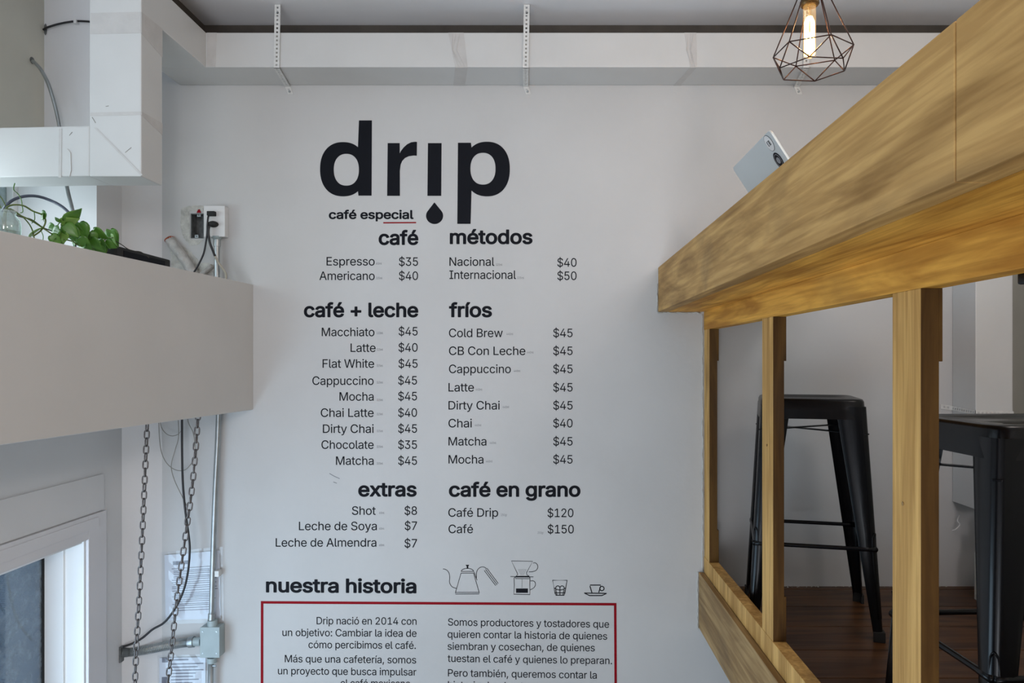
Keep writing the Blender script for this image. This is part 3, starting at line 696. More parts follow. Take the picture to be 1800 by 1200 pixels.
# steel conduit and junction box
cd = thing('conduit', 'thin galvanised steel conduit running down the wall from the socket to the grey junction box', 'conduit', (fx(378, 2.87), 2.87, 1.0))
cp = [P(381.5, 418, 2.875), P(381.5, 490, 2.875), P(384, 600, 2.875), P(384, 735, 2.875), P(378.5, 860, 2.875), P(374.5, 980, 2.872), P(371.5, 1092, 2.868)]
MB().tube(smooth_path(cp, 4), .0098, 14).build('pipe_body', M_steel, cd, smooth=True)
MB().tube([P(381.5, 415.5, 2.875), P(381.5, 419, 2.875), P(381.5, 421, 2.875)], [.019, .017, .012], 14).build('connector', M_boxgrey, cd, autosmooth=.7)
MB().tube([P(381.5, 421, 2.875), P(381.5, 433, 2.875)], .0125, 14).build('coupling', M_steel, cd, autosmooth=.7)
MB().tube([P(372, 1078, 2.869), P(371.5, 1090, 2.868)], .0125, 14).build('coupling', M_steel, cd, autosmooth=.7)
q = P(378, 1008, 2.872); MB().box(q.x - .002, q.x + .016, 2.868, 2.8985, q.z - .012, q.z + .012).build('clip', M_strap, cd, bevel=.002)
jb = thing('junction_box', 'square grey metal junction box on the wall under the conduit', 'junction box', P(370, 1156, 2.87))
JF = 2.848
xa, xb = fx(351.7, JF), fx(385.3, JF); za, zb_ = P(0, 1155.6, JF).z, P(0, 1102.5, JF).z
MB().box(xa, xb, JF + .003, 2.899, za, zb_).build('box_body', M_boxgrey, jb, bevel=.003)
MB().box(xa - .0008, xb + .0008, JF, JF + .0034, za - .0008, zb_ + .0008).build('cover', M_boxgrey, jb, bevel=.0015)
for sx in (.14, .86):
    for sz in (.14, .86):
        x = xa + (xb - xa) * sx; z = za + (zb_ - za) * sz
        MB().tube([(x, JF - .0012, z), (x, JF + .001, z)], .0028, 10).build('screw', M_steel, jb)
q = P(373.5, 1102, 2.868); q2 = P(373.5, 1089, 2.868)
MB().tube([q, q2], .0185, 16).build('hub', M_boxgrey, jb, autosmooth=.7)
q = P(372.5, 1155, 2.868); q2 = P(372.5, 1164, 2.868)
MB().tube([q, q2], .0175, 16).build('hub', M_boxgrey, jb, autosmooth=.7)
q = P(353, 1127, 2.868); q2 = P(340, 1127.5, 2.868)
MB().tube([q, q2], .0165, 16).build('hub', M_boxgrey, jb, autosmooth=.7)
MB().tube([P(341, 1127.5, 2.868), P(336, 1128, 2.868), P(332, 1128.5, 2.868)], [.0215, .0215, .0205], 12).build('lock_nut', M_steel, jb, autosmooth=.6)
cd2 = thing('conduit', 'short galvanised steel conduit leaving the bottom of the grey junction box', 'conduit', P(371, 1250, 2.868))
MB().tube([P(370.5, 1163, 2.868), P(369, 1400, 2.868)], .0105, 14).build('pipe_body', M_steel, cd2, smooth=True)
q = P(377, 1170, 2.866); MB().tube([(q.x - .008, q.y, q.z), (q.x + .006, q.y, q.z)], .0035, 8).build('set_screw', M_steel, cd2)
# flexible conduit to the hole in the corner panel
fl = thing('flexible_conduit', 'ribbed grey flexible conduit going left from the junction box into the corner', 'conduit', P(290, 1135, 2.865))
path = smooth_path([P(335, 1128, 2.868), P(320, 1129.5, 2.867), P(290, 1135, 2.864), P(255, 1142, 2.856), P(228, 1145.5, 2.838), P(212, 1146, 2.815)], 22)
MB().tube(path, [.0185 if i % 2 else .0160 for i in range(len(path))], 14).build('ribbed_tube', M_steel, fl)
q = P(211, 1148, 2.820)
MB().box(q.x - .004, q.x + .012, 2.802, 2.835, q.z - .030, q.z + .030).build('entry_sleeve', M_darkmetal, fl, bevel=.002)

# cords under the parapet
def cord(name, label, pts, r, m, cat='cable', n=6):
    pts = smooth_path(pts, n)
    o = MB().tube(pts, r, 8).build(name, m, None, smooth=True); tag(o, label, cat); return o
cord('black_cable', 'long black cable hanging from the parapet and curving left into the corner',
     [P(320, 722, 2.84), P(320, 790, 2.84), P(321.5, 850, 2.84), P(326, 900, 2.84), P(331.5, 940, 2.84), P(333.5, 965, 2.84), P(331, 1000, 2.84), P(325, 1030, 2.84), P(315, 1056, 2.835), P(302, 1078, 2.835), P(287, 1095, 2.835), P(268, 1106, 2.835), P(250, 1121, 2.83), P(232, 1131, 2.825), P(216, 1136, 2.81)], .0042, M_cord)
cord('thin_wire', 'thin grey wire hanging in a wide loop between the two chains', [P(279, 722, 2.87), P(280, 765, 2.87), P(284, 795, 2.87), P(294, 815, 2.87), P(310, 826, 2.87), P(326, 825, 2.87), P(338, 811, 2.87), P(343, 790, 2.87), P(340, 762, 2.87), P(331, 742, 2.87), P(329, 722, 2.87)], .0016, M_greycord, 'wire')
cord('thin_wire', 'thin grey wire waving down beside the black cable to join it', [P(312, 722, 2.86), P(314, 765, 2.86), P(308, 790, 2.86), P(301, 818, 2.86), P(306, 842, 2.86), P(318, 868, 2.86), P(328, 888, 2.845)], .0016, M_greycord, 'wire')
cord('thin_wire', 'short thin grey wire sagging right under the parapet', [P(281, 722, 2.855), P(283, 748, 2.855), P(291, 761, 2.855), P(302, 766, 2.855), P(313, 763, 2.855), P(319, 756, 2.85)], .0016, M_greycord, 'wire')
cord('outdoor_cable', 'dark cable hanging in a curve outside the dusty window', [(-1.761, 2.62, 1.12), (-1.80, 2.62, 1.13), P(12, 905, 2.62), P(12, 975, 2.62), P(13, 1010, 2.62), P(18, 1045, 2.62), P(27, 1080, 2.62), P(40, 1105, 2.62), P(56, 1125, 2.64)], .004, M_cord)

# chains: every link is a part
def link_mesh():
    L_, w_, r = .0352, .0205, .0026; hl = L_/2 - w_/2; ww = w_/2 - r
    pts = []
    for k in range(7): a = math.pi * k / 6; pts.append((ww*math.cos(a), 0, hl + ww*math.sin(a)))
    for k in range(7): a = math.pi + math.pi * k / 6; pts.append((ww*math.cos(a), 0, -hl + ww*math.sin(a)))
    b = MB().tube(pts, r, 8, closed=True)
    me = bpy.data.meshes.new('link'); me.from_pydata(b.v, [], b.f)
    for p in me.polygons: p.use_smooth = True
    me.materials.append(M_chain); return me
LINK = link_mesh()
def chain(label, pts, Y):
    path = smooth_path([P(x, y, Y) for x, y in pts], 30)
    t = thing('chain', label, 'chain', path[0], 'steel chains hanging under the parapet')
    pitch = .0266; acc = 0; i = 0; k = 0; pos = path[0].copy()
    cum = [0]
    for a, c in zip(path[:-1], path[1:]): cum.append(cum[-1] + (c - a).length)
    s = .012
    while s < cum[-1]:
        while cum[i+1] < s: i += 1
        f = (s - cum[i]) / (cum[i+1] - cum[i]); p = path[i].lerp(path[i+1], f); d = (path[i+1] - path[i]).normalized()
        o = bpy.data.objects.new('link', LINK); C.objects.link(o); o.parent = t
        q = Vector((0, 0, -1)).rotation_difference(d)
        M = Matrix.Translation(p - t.location) @ q.to_matrix().to_4x4() @ Matrix.Rotation(math.radians((12 if k % 2 == 0 else 98) + random.uniform(-9, 9)), 4, 'Z')
        o.matrix_local = M
        s += pitch; k += 1
    return t
chain('left dark steel chain hanging under the parapet beside the window', [(259.5, 731), (255, 830), (250.5, 930), (244, 1060), (239, 1150), (236, 1240)], 2.60)
chain('right dark steel chain hanging under the parapet, crossing the black cable', [(348.5, 725), (343.5, 795), (337, 862), (329, 920), (320, 985), (310, 1060), (302, 1135), (294, 1210), (291, 1245)], 2.60)

# notices in plastic sleeves
def notice(label, corners, lines, seed, Y=2.893, dark=None):
    random.seed(seed)
    a, b_, c_, d_ = [P(x, y, Y) for x, y in corners]       # tl tr br bl of the paper
    t = thing('notice', label, 'notice', (d_.x, Y, d_.z), 'printed notices in clear sleeves on the wall')
    def Q(u, v, y=0): p = a.lerp(b_, u).lerp(d_.lerp(c_, u), v); return Vector((p.x, Y - y, p.z))
    MB().prism([Q(0.03, .03), Q(.97, .03), Q(.97, .97), Q(.03, .97)], (0, .001, 0)).build('paper', M_paper, t)
    b = MB()
    for (u0, u1, v0, v1) in lines: b.prism([Q(u0, v0, .0004), Q(u1, v0, .0004), Q(u1, v1, .0004), Q(u0, v1, .0004)], (0, .0003, 0))
    b.build('printed_text', M_print, t)
    # sleeve, slightly wavy
    n = 8; vs = []; fs = []
    for i in range(n + 1):
        for j in range(n + 1):
            u, v = -.03 + 1.06*i/n, -.02 + 1.04*j/n
            vs.append(Q(u, v, .003 + random.uniform(-.0015, .0015)))
    for i in range(n):
        for j in range(n): fs.append((i*(n+1)+j, (i+1)*(n+1)+j, (i+1)*(n+1)+j+1, i*(n+1)+j+1))
    MB().add(vs, fs).build('sleeve', M_sleeve, t)
L1 = [(.17, .45, .13, .185)]
v = .21
for k in range(22):
    v += random.choice((.022, .026, .034)); 
    if v > .9: break
    L1.append((.15 + random.choice((0, .03)), random.uniform(.72, .93), v, v + .009))
notice('upper printed notice in a clear sleeve behind the conduit and right chain', [(286, 972), (389, 963), (391, 1090), (288, 1094)], L1, 3)
L2 = [(.08, .2, .03, .10), (.28, .62, .05, .075)]
for k in range(16): L2.append((.27, random.uniform(.7, .93), .12 + k*.05, .125 + k*.05 + .012))
L2.append((.08, .2, .33, .85))
notice('lower printed notice in a clear sleeve just under the flexible conduit', [(278, 1153), (364, 1151), (363, 1262), (277, 1264)], L2, 4)
random.seed(11)

# ================================================================= UPPER LEFT: cables, plants
t = thing('corner_cable', 'short dark wire from a hole in the upper left wall to the duct', 'cable', P(77, 45, 2.655))
MB().tube(smooth_path([P(76, 52, 2.658), P(84, 48, 2.65), P(104, 42, 2.652), P(130, 37.5, 2.655), P(150, 37.5, 2.655), P(175, 40, 2.655)]), .0035, 8).build('wire', M_cord, t, smooth=True)
q = P(132.5, 37.5, 2.65); MB().box(q.x - .005, q.x + .005, 2.646, 2.663, q.z - .007, q.z + .007).build('clip', M_white_plastic, t, bevel=.001)
q = P(77.5, 50, 2.655); MB().add([(q.x + .006*math.cos(k*.785) , 2.6625, q.z + .022*math.sin(k*.785)) for k in range(8)], [tuple(range(8))]).build('hole', M_darkmetal, t)
cord('grey_cable', 'grey cable curving down from a hole in the upper left wall behind the duct', [P(55, 106, 2.605), P(62, 111, 2.58), P(73, 124, 2.57), P(85, 148, 2.56), P(95, 180, 2.56), P(103, 215, 2.56), P(109, 260, 2.54), P(114, 305, 2.5), P(119, 335, 2.48), P(127, 368, 2.44), P(131, 395, 2.42), P(131, 430, 2.42), P(130, 447, 2.42)], .006, M_steel)
q = P(56, 106, 2.6); MB().tube([(-1.8095, 2.601, q.z), (-1.8085, 2.601, q.z)], .012, 10).build('cable_hole', M_darkmetal).parent = bpy.data.objects['wall_niche']
cord('loop_cable', 'thick dark blue-grey cable arching over the jar and plant', [P(4, 372, 2.2), P(14, 358, 2.2), P(28, 349, 2.22), P(46, 344.5, 2.24), P(66, 345, 2.26), P(86, 351, 2.28), P(106, 361, 2.28), P(121, 374, 2.28), P(130, 390, 2.28), P(133, 408, 2.28), P(130, 440, 2.28)], .0045, mat('slate_cord', (.06, .075, .11, 1), .35, noise=.2))
ZP = EZ + .297
bb = thing('black_box', 'long flat black box lying on top of the parapet, right of the plant', 'box', (-1.345, 2.35, ZP))
MB().box(-1.372, -1.322, 2.27, 2.60, ZP + .0005, ZP + .056).build('case', M_rubber, bb, bevel=.006)
MB().box(-1.3225, -1.3205, 2.31, 2.56, ZP + .012, ZP + .046).build('front_grille', M_ink, bb, bevel=.0008)
# glass jar
jx, jy = fx(9, 1.95), 1.95
jar = thing('glass_jar', 'clear glass jar holding plant cuttings on the parapet at the left edge', 'jar', (jx, jy, ZP))
h = .098
MB().lathe([(0, ZP), (.028, ZP), (.035, ZP + .006), (.036, ZP + h*.62), (.033, ZP + h*.76), (.024, ZP + h*.88), (.023, ZP + h), (.0215, ZP + h), (.0225, ZP + h*.87), (.031, ZP + h*.75), (.034, ZP + h*.6), (.033, ZP + .009), (0, ZP + .005)], jx, jy, 28).build('jar_body', M_jar, jar, smooth=True)
MB().lathe([(0, ZP + .006), (.0325, ZP + .009), (.0332, ZP + h*.45), (0, ZP + h*.45)], jx, jy, 28).build('water', thin_glass('jar_water', (.84, .92, .90, 1), .15, (.5, .58, .5, 1), .06, 8), jar, smooth=True)
MB().lathe([(.0235, ZP + h*.93), (.0255, ZP + h*.95), (.0235, ZP + h*.97)], jx, jy, 28).build('screw_thread', M_jar, jar, smooth=True)
# pothos
def pY(px): return 1.95 + max(0, px) / 210 * .33
def PP(px, py, dy=0): return P(px, py, pY(px) + dy)
pot = thing('trailing_plant', 'green trailing vine with heart-shaped leaves growing from the jar along the parapet', 'plant', (jx, jy, ZP + .05))
stems = [([(4, 405), (8, 372), (18, 361), (40, 361), (58, 371), (75, 378), (80, 390), (72, 405), (58, 415)], .0024),
         ([(10, 400), (12, 368), (30, 376), (52, 386), (70, 397), (82, 405), (98, 415), (112, 420), (128, 424)], .0021),
         ([(8, 395), (14, 367), (36, 378), (50, 392), (57, 405), (60, 418), (63, 424)], .0017),
         ([(2, 366), (-6, 350), (-14, 340)], .0017), ([(10, 362), (4, 350), (-2, 342)], .0016),
         ([(0, 378), (6, 392), (14, 410)], .0018),
         ([(26, 322), (24, 333), (31, 340), (37, 350), (39, 362), (40, 372), (36, 374)], .0013),
         ([(112, 422), (128, 412), (140, 405), (150, 398)], .0016), ([(128, 424), (140, 432), (160, 432), (175, 426), (190, 418), (198, 418)], .0018),
         ([(60, 372), (61, 385), (56, 392)], .0012), ([(72, 405), (76, 416), (74, 428)], .0012), ([(100, 402), (104, 392), (116, 390)], .0013),
         ([(140, 430), (150, 436), (168, 436), (184, 432)], .0014)]
for pts, r in stems:
    MB().tube(smooth_path([PP(x, y, random.uniform(-.01, .01)) for x, y in pts], 4), r, 6).build('stem', M_stem if r > .0013 else M_leaf, pot, smooth=True)
def leaf(px, py, size, ang, tilt=.3, roll=0.0, fold=.25, m=M_leaf, dy=0):
    """heart-shaped leaf, petiole end at (px,py); ang = direction of the tip in the picture plane, degrees"""
    rows = [(0, 0), (-.06, .10), (-.09, .22), (0.02, .36), (.16, .43), (.34, .42), (.52, .34), (.70, .22), (.86, .10), (1.0, 0.0)]
    vs = []; fs = []
    for l, w in rows:
        bend = -.18 * max(l, 0) ** 2
        for s in (-1, -.5, 0, .5, 1):
            vs.append(Vector((l if abs(s) > .4 or l > 0 else l*.3, s * w, bend + fold * abs(s) * w - .10 * (abs(s) * w * 2) ** 2)))
    for i in range(len(rows) - 1):
        for k in range(4): fs.append((i*5+k, i*5+k+1, (i+1)*5+k+1, (i+1)*5+k))
    # local x along the leaf, local z its face normal -> towards the viewer (-Y)
    R = Matrix.Rotation(math.radians(-ang), 3, 'Y') @ Matrix.Rotation(tilt, 3, 'Y') 
    base = Matrix(((1, 0, 0), (0, 0, -1), (0, 1, 0)))      # x->x, y->z, z->-y
    Rr = Matrix.Rotation(roll, 3, 'X')
    o0 = PP(px, py, dy)
    pts = [o0 + Matrix.Rotation(math.radians(-ang), 3, 'Y') @ (base @ (Rr @ Matrix.Rotation(tilt, 3, 'Y') @ (p * size))) for p in vs]
    o = MB().add(pts, fs).build('leaf', m, pot, smooth=True)
    md = o.modifiers.new('thickness', 'SOLIDIFY'); md.thickness = .0008
    return o
M_leaf2 = mat('young_leaf', (0.17, 0.33, 0.05, 1), 0.35, noise=0.3, nscale=16, col2=(0.24, 0.42, 0.10, 1))
LV = [(80, 374, .030, 215, .3, .2, M_leaf), (76, 376, .022, 235, .4, .9, M_leaf2), (70, 402, .050, 178, .5, 1.15, M_leaf2),
      (104, 402, .040, 215, .2, .3, M_leaf), (96, 398, .034, 200, .4, -.3, M_leaf), (98, 418, .038, 190, .3, .8, M_leaf), (104, 412, .036, 290, .5, -.6, M_leaf),
      (108, 392, .048, 350, .5, .9, M_leaf2), (114, 396, .046, 320, .2, -.3, M_leaf), (124, 400, .050, 288, .25, .2, M_leaf), (116, 388, .055, 8, .6, 1.1, M_leaf),
      (128, 396, .046, 300, .3, .5, M_leaf), (140, 392, .052, 280, .15, -.2, M_leaf), (150, 405, .038, 265, .3, .3, M_leaf), (158, 408, .040, 285, .2, -.5, M_leaf),
      (165, 404, .040, 310, .4, .4, M_leaf), (148, 412, .044, 250, .2, .1, M_leaf2), (166, 424, .038, 255, .4, -.4, M_leaf2), (176, 420, .034, 285, .4, .7, M_leaf),
      (194, 405, .055, 285, .15, .15, M_leaf), (198, 412, .040, 262, .35, .8, M_leaf2), (184, 428, .036, 230, .4, .5, M_leaf), (172, 432, .040, 340, .6, .9, M_leaf2),
      (160, 436, .036, 210, .5, -.8, M_leaf), (186, 426, .030, 320, .4, .3, M_leaf), (132, 412, .036, 240, .3, .4, M_leaf), (112, 408, .036, 255, .3, -.2, M_leaf2),
      (104, 390, .020, 120, .1, 1.2, M_leaf), (116, 390, .018, 95, .1, 1.2, M_leaf), (192, 408, .016, 120, .2, .8, M_leaf), (8, 396, .028, 290, .4, 1.1, M_leaf), (150, 428, .036, 200, .3, .3, M_leaf), (160, 420, .040, 300, .3, .3, M_leaf), (176, 430, .036, 270, .3, -.3, M_leaf), (140, 418, .040, 300, .4, .2, M_leaf), (188, 436, .032, 200, .3, .3, M_leaf2), (90, 414, .034, 320, .4, -.3, M_leaf)]
for i, (x, y, s, a, tl, rl, m) in enumerate(LV):
    leaf(x, y, s * (1.12 if 120 < x < 190 else 1.0), a, tl, rl, m=m, dy=random.uniform(-.02, .02))
MB().tube(smooth_path([PP(200, 422), PP(214, 430), PP(224, 437), PP(234, 441), PP(248, 443), PP(262, 453)], 4), .0014, 6).build('dry_tip', M_twig, pot)
MB().tube(smooth_path([PP(13, 366, .01), PP(26, 377, .01), PP(40, 382, .01), PP(56, 386, .01), PP(76, 400, .01), PP(90, 405, .01)], 4), .0016, 6).build('dry_stem', M_twig, pot)
# letter outlines: advance width ; closed contours of x,y pairs
GLYPHS_REGULAR = {
'$': '447;35,133 35,138 40,140 105,140 107,138 111,118 117,103 125,91 135,81 150,70 170,61 195,55 198,58 198,228 195,232 155,245 125,258 101,273 82,288 66,308 56,328 52,343 49,358 49,383 54,413 62,433 74,453 93,473 115,490 140,503 165,511 196,518 198,523 198,583 200,585 205,586 245,586 248,583 248,523 250,519 275,515 300,508 325,497 345,485 360,473 378,453 391,433 399,413 402,398 404,378 400,374 340,374 335,376 333,378 329,398 322,413 313,423 305,431 285,443 265,450 250,454 248,448 248,288 250,286 311,268 335,257 365,238 380,224 393,208 399,198 405,183 409,168 411,148 411,128 408,108 404,93 398,78 385,56 375,43 360,29 345,19 325,8 300,-2 280,-7 249,-12 248,-17 248,-72 245,-77 202,-77 200,-76 198,-72 198,-17 197,-12 160,-5 135,2 105,17 83,33 65,53 50,78 40,103|120,363 122,353 128,343 145,326 165,314 195,303 198,308 198,448 195,453 175,447 160,441 148,433 137,423 127,408 121,393 119,378|248,58 250,55 255,55 280,62 300,71 315,82 325,93 335,108 341,123 342,138 341,153 338,163 332,173 320,186 310,193 295,202 270,211 250,217 248,213',
'+': '453;58,171 58,226 63,230 193,230 194,231 194,361 196,366 198,367 253,368 258,366 258,236 259,231 263,230 388,230 393,228 394,226 394,176 394,171 393,169 263,168 259,166 258,36 258,34 253,30 198,31 194,36 194,166 193,168 63,168',
',': '188;35,-118 65,72 70,74 135,74 140,73 140,68 88,-117 85,-122 80,-122 40,-122',
'.': '188;47,35 48,53 54,68 62,77 70,83 77,87 87,90 97,90 107,89 122,82 132,74 137,68 142,58 144,48 144,38 143,28 136,13 127,3 122,0 112,-5 102,-7 92,-7 82,-6 67,1 59,8 52,18 48,28',
'0': '453;45,233 45,275 48,315 55,360 65,395 78,425 93,450 110,470 120,480 135,492 160,506 175,512 190,516 210,519 225,519 255,517 270,514 290,507 315,494 334,480 344,470 360,450 375,425 386,400 393,380 401,345 405,315 408,275 408,235 405,195 400,160 396,140 387,110 376,85 361,60 350,45 335,29 315,14 295,3 270,-6 240,-10 215,-10 185,-6 165,0 145,10 125,24 108,40 92,60 77,85 66,110 60,130 53,160 48,195|114,210 118,180 122,160 130,135 136,120 143,105 155,88 167,75 180,66 195,59 210,55 230,54 250,56 265,61 280,70 295,84 305,96 315,115 323,135 329,155 335,180 339,210 340,240 340,270 338,300 335,325 330,350 323,375 317,390 310,405 299,420 290,430 275,442 260,450 245,455 225,456 210,455 190,449 175,440 163,430 150,414 138,395 130,375 124,355 119,330 115,300 113,270 113,240',
'1': '453;73,0 73,57 78,58 203,58 208,60 208,62 208,442 208,443 203,439 88,355 83,357 82,427 87,432 198,512 278,512 280,507 280,62 283,58 393,58 394,52 394,2 393,-3 78,-4',
'2': '453;61,0 60,47 64,52 251,252 277,282 292,302 307,327 314,347 316,367 315,387 311,405 305,417 292,432 279,442 261,450 241,455 221,456 201,454 186,450 170,442 156,430 145,417 138,402 132,382 130,362 126,358 66,359 63,362 65,392 69,412 77,432 85,447 96,462 116,482 141,499 171,512 201,518 236,519 256,517 271,514 291,507 306,501 326,488 346,471 361,452 374,427 382,402 384,372 383,347 376,322 368,302 357,282 346,266 326,241 278,187 160,62 166,60 386,60 391,59 392,57 392,2 391,-3 66,-4',
'3': '453;41,128 41,131 44,135 46,136 111,135 116,115 122,100 131,87 146,73 161,65 181,58 201,54 226,54 246,56 261,59 281,68 296,78 308,90 316,102 321,115 325,135 324,160 321,175 318,185 306,205 296,215 283,225 266,234 241,241 211,244 156,245 154,250 154,300 281,445 276,448 71,448 68,450 66,455 67,510 71,512 371,512 375,510 375,460 231,295 276,290 301,283 318,275 336,264 353,250 366,235 379,215 388,195 394,175 396,150 395,125 391,105 384,85 373,65 361,48 343,30 321,14 301,5 276,-3 246,-9 216,-10 186,-8 161,-3 136,5 111,17 92,30 76,45 64,60 53,80 46,100',
'4': '453;37,105 36,157 38,162 242,507 247,512 312,512 314,507 117,172 116,167 277,166 278,172 278,317 282,321 342,322 346,317 346,167 412,166 416,162 416,107 413,102 352,102 347,99 346,2 342,-4 281,-3 278,2 278,97 277,101 42,102',
'5': '453;57,125 57,131 62,134 122,134 126,130 131,110 138,95 151,80 162,71 177,62 192,57 212,54 232,54 252,58 267,63 282,72 296,85 308,100 315,115 320,130 324,150 324,170 323,185 317,205 311,220 300,235 287,249 272,260 257,267 242,271 227,273 212,273 192,271 177,267 157,260 127,243 66,250 64,255 93,510 97,512 367,512 369,510 370,505 370,455 368,450 367,449 157,448 154,445 139,315 142,310 157,320 168,325 187,332 202,335 227,337 257,335 287,327 312,316 335,300 354,280 372,255 379,240 385,225 392,195 394,165 393,135 386,105 380,90 372,75 357,52 341,35 322,19 302,8 277,-2 257,-7 232,-10 202,-10 177,-6 157,0 132,11 111,25 92,43 79,60 67,83 61,100',
'6': '453;61,149 61,180 67,210 77,240 93,275 126,330 248,510 251,512 256,512 321,512 325,510 323,505 189,310 191,309 201,313 216,316 236,317 266,315 291,310 316,299 336,286 353,270 368,250 374,240 380,225 388,200 392,170 392,145 389,120 384,100 376,80 360,55 346,38 325,20 301,5 281,-3 251,-9 226,-10 196,-8 171,-2 151,6 126,22 106,39 92,55 81,73 71,95 64,125|130,135 136,115 146,95 158,80 176,66 191,58 211,53 236,52 256,56 271,62 291,76 303,90 314,110 321,130 323,150 322,175 318,195 309,215 299,230 286,242 266,254 246,260 226,261 206,260 191,256 176,249 161,238 149,225 140,210 134,195 129,175 129,155',
'7': '453;59,451 58,507 62,512 64,512 389,512 392,512 394,510 394,507 394,447 170,2 164,-4 99,-4 97,-3 94,2 318,447 314,448 64,448',
'8': '453;49,124 49,150 52,170 59,190 69,210 84,229 99,244 119,257 139,265 134,270 119,278 110,285 95,300 84,315 79,325 70,350 67,380 70,410 78,435 86,450 93,460 104,472 118,485 144,501 174,513 204,518 224,519 244,519 259,517 279,512 294,507 309,500 334,484 354,465 369,444 379,420 383,405 385,390 385,370 382,350 375,330 368,315 357,300 344,286 334,278 319,270 314,265 339,254 352,245 364,234 374,222 384,208 393,190 399,175 402,160 404,140 404,125 401,105 397,90 390,75 374,50 359,35 339,19 319,8 289,-3 264,-8 229,-10 199,-9 174,-5 144,4 124,13 99,30 84,44 71,60 60,80 52,105|119,135 122,115 129,98 139,84 154,72 169,63 189,57 209,53 234,53 259,56 279,61 294,69 309,80 321,95 328,110 332,125 333,145 330,165 323,180 313,195 299,209 281,220 264,226 244,230 219,231 194,228 174,221 159,213 144,201 132,185 124,170 120,155|139,355 144,340 153,325 164,313 179,304 194,298 214,294 234,294 254,297 269,302 284,310 295,320 306,335 312,350 315,365 315,385 312,400 307,415 299,427 289,437 274,446 259,452 239,456 219,456 199,453 184,448 169,441 159,433 149,420 141,405 138,390 137,370',
'9': '453;61,340 61,367 66,397 76,427 91,452 108,472 131,491 156,505 181,514 211,519 241,519 271,514 301,503 327,487 346,471 364,447 380,417 385,402 390,382 392,347 391,327 388,307 375,267 356,227 328,182 206,2 201,-3 131,-4 127,2 261,197 261,198 256,198 241,194 226,192 206,192 186,194 166,198 151,203 136,211 121,220 107,232 96,244 86,257 76,275 71,287 65,307|130,332 135,312 144,292 156,276 173,262 191,253 211,248 236,247 256,251 276,259 291,270 302,282 314,302 320,322 323,342 323,367 319,387 313,402 301,422 286,437 271,447 256,453 236,456 216,456 196,452 181,446 166,436 152,422 142,407 135,392 130,372 129,352',
':': '188;47,35 48,53 54,68 62,77 70,83 77,87 87,90 97,90 107,89 122,82 132,74 137,68 142,58 144,48 144,38 143,28 136,13 127,3 122,0 112,-5 102,-7 92,-7 82,-6 67,1 59,8 52,18 48,28|47,311 47,323 49,333 57,347 62,353 72,359 87,365 97,365 107,364 117,361 127,354 137,343 142,333 144,323 144,313 143,303 136,288 127,278 122,275 112,270 102,268 92,268 82,269 72,273 65,278 57,286 52,293 48,303',
'A': '480;18,-4 16,-3 13,2 198,510 203,512 278,512 466,2 464,-3 398,-4 393,-3 342,137 338,138 143,138 138,138 137,137 88,-1 83,-4|161,207 163,203 168,202 313,203 317,207 283,302 243,430 238,442 195,302',
'B': '456;57,0 57,509 60,512 62,512 257,512 277,510 302,505 317,500 332,493 356,477 367,467 377,454 385,442 390,432 395,417 399,402 401,382 401,357 397,337 389,317 379,302 367,290 347,276 327,267 335,262 347,257 362,250 382,235 392,224 401,212 414,187 418,172 420,157 421,127 416,97 411,82 404,67 397,56 387,44 374,32 362,24 337,11 322,6 302,1 277,-2 247,-4 62,-4|130,62 132,60 262,61 292,66 307,70 317,75 327,82 337,92 343,102 349,117 351,132 351,147 348,162 342,177 332,192 317,206 300,217 282,224 267,226 252,227 130,227 128,222 128,67|128,292 132,288 247,289 272,294 287,299 297,305 307,312 317,323 325,337 330,352 332,372 331,387 327,402 322,412 312,425 302,433 287,441 272,445 242,448 132,448 129,447 128,442',
'C': '510;37,238 38,290 44,330 54,365 62,384 75,410 84,425 100,445 125,470 138,480 157,492 177,502 192,507 217,514 232,517 252,519 277,519 297,518 317,514 337,509 362,500 381,490 396,480 412,467 427,453 441,435 451,420 459,405 467,385 476,350 473,345 407,345 404,350 396,375 382,399 367,416 347,431 327,441 297,450 272,452 247,451 227,447 206,440 187,430 167,415 152,400 141,385 129,365 119,340 110,300 107,255 110,210 116,180 123,160 129,145 148,115 160,100 171,90 185,80 197,73 222,63 252,57 282,57 297,59 312,63 327,68 342,75 362,89 374,100 382,110 391,125 398,140 404,160 407,163 472,164 476,160 469,130 459,105 445,80 430,60 412,41 390,25 367,11 342,2 317,-5 287,-10 267,-10 232,-8 202,-2 177,7 152,20 132,33 112,50 92,73 74,100 62,125 53,145 44,180 38,215',
'D': '502;57,0 57,509 60,512 62,512 227,512 262,511 292,505 312,500 342,488 367,474 382,462 402,444 412,432 429,407 442,380 449,362 457,332 461,312 464,292 465,257 465,232 461,197 455,167 449,147 436,117 421,92 410,77 397,62 381,47 367,37 337,20 312,10 292,4 257,-2 222,-3 62,-4|130,62 132,60 232,61 262,65 292,73 317,84 342,103 359,122 374,147 380,162 388,187 394,227 395,272 393,297 388,322 377,357 370,372 360,387 352,397 336,412 322,423 307,431 277,442 247,447 222,448 132,448 129,447 128,442 128,67',
'E': '419;57,0 57,509 60,512 62,512 373,512 376,507 375,452 372,448 132,448 129,447 128,442 129,292 132,290 352,290 357,289 358,287 358,282 358,232 358,227 352,226 132,225 128,222 128,67 130,62 132,60 372,60 377,59 378,57 378,2 377,-3 62,-4',
'F': '410;57,0 57,509 60,512 62,512 370,512 372,510 372,507 372,452 367,448 132,448 129,447 128,442 128,287 131,282 347,281 350,277 350,222 347,218 342,218 130,217 128,212 128,2 127,-3 122,-4 62,-4',
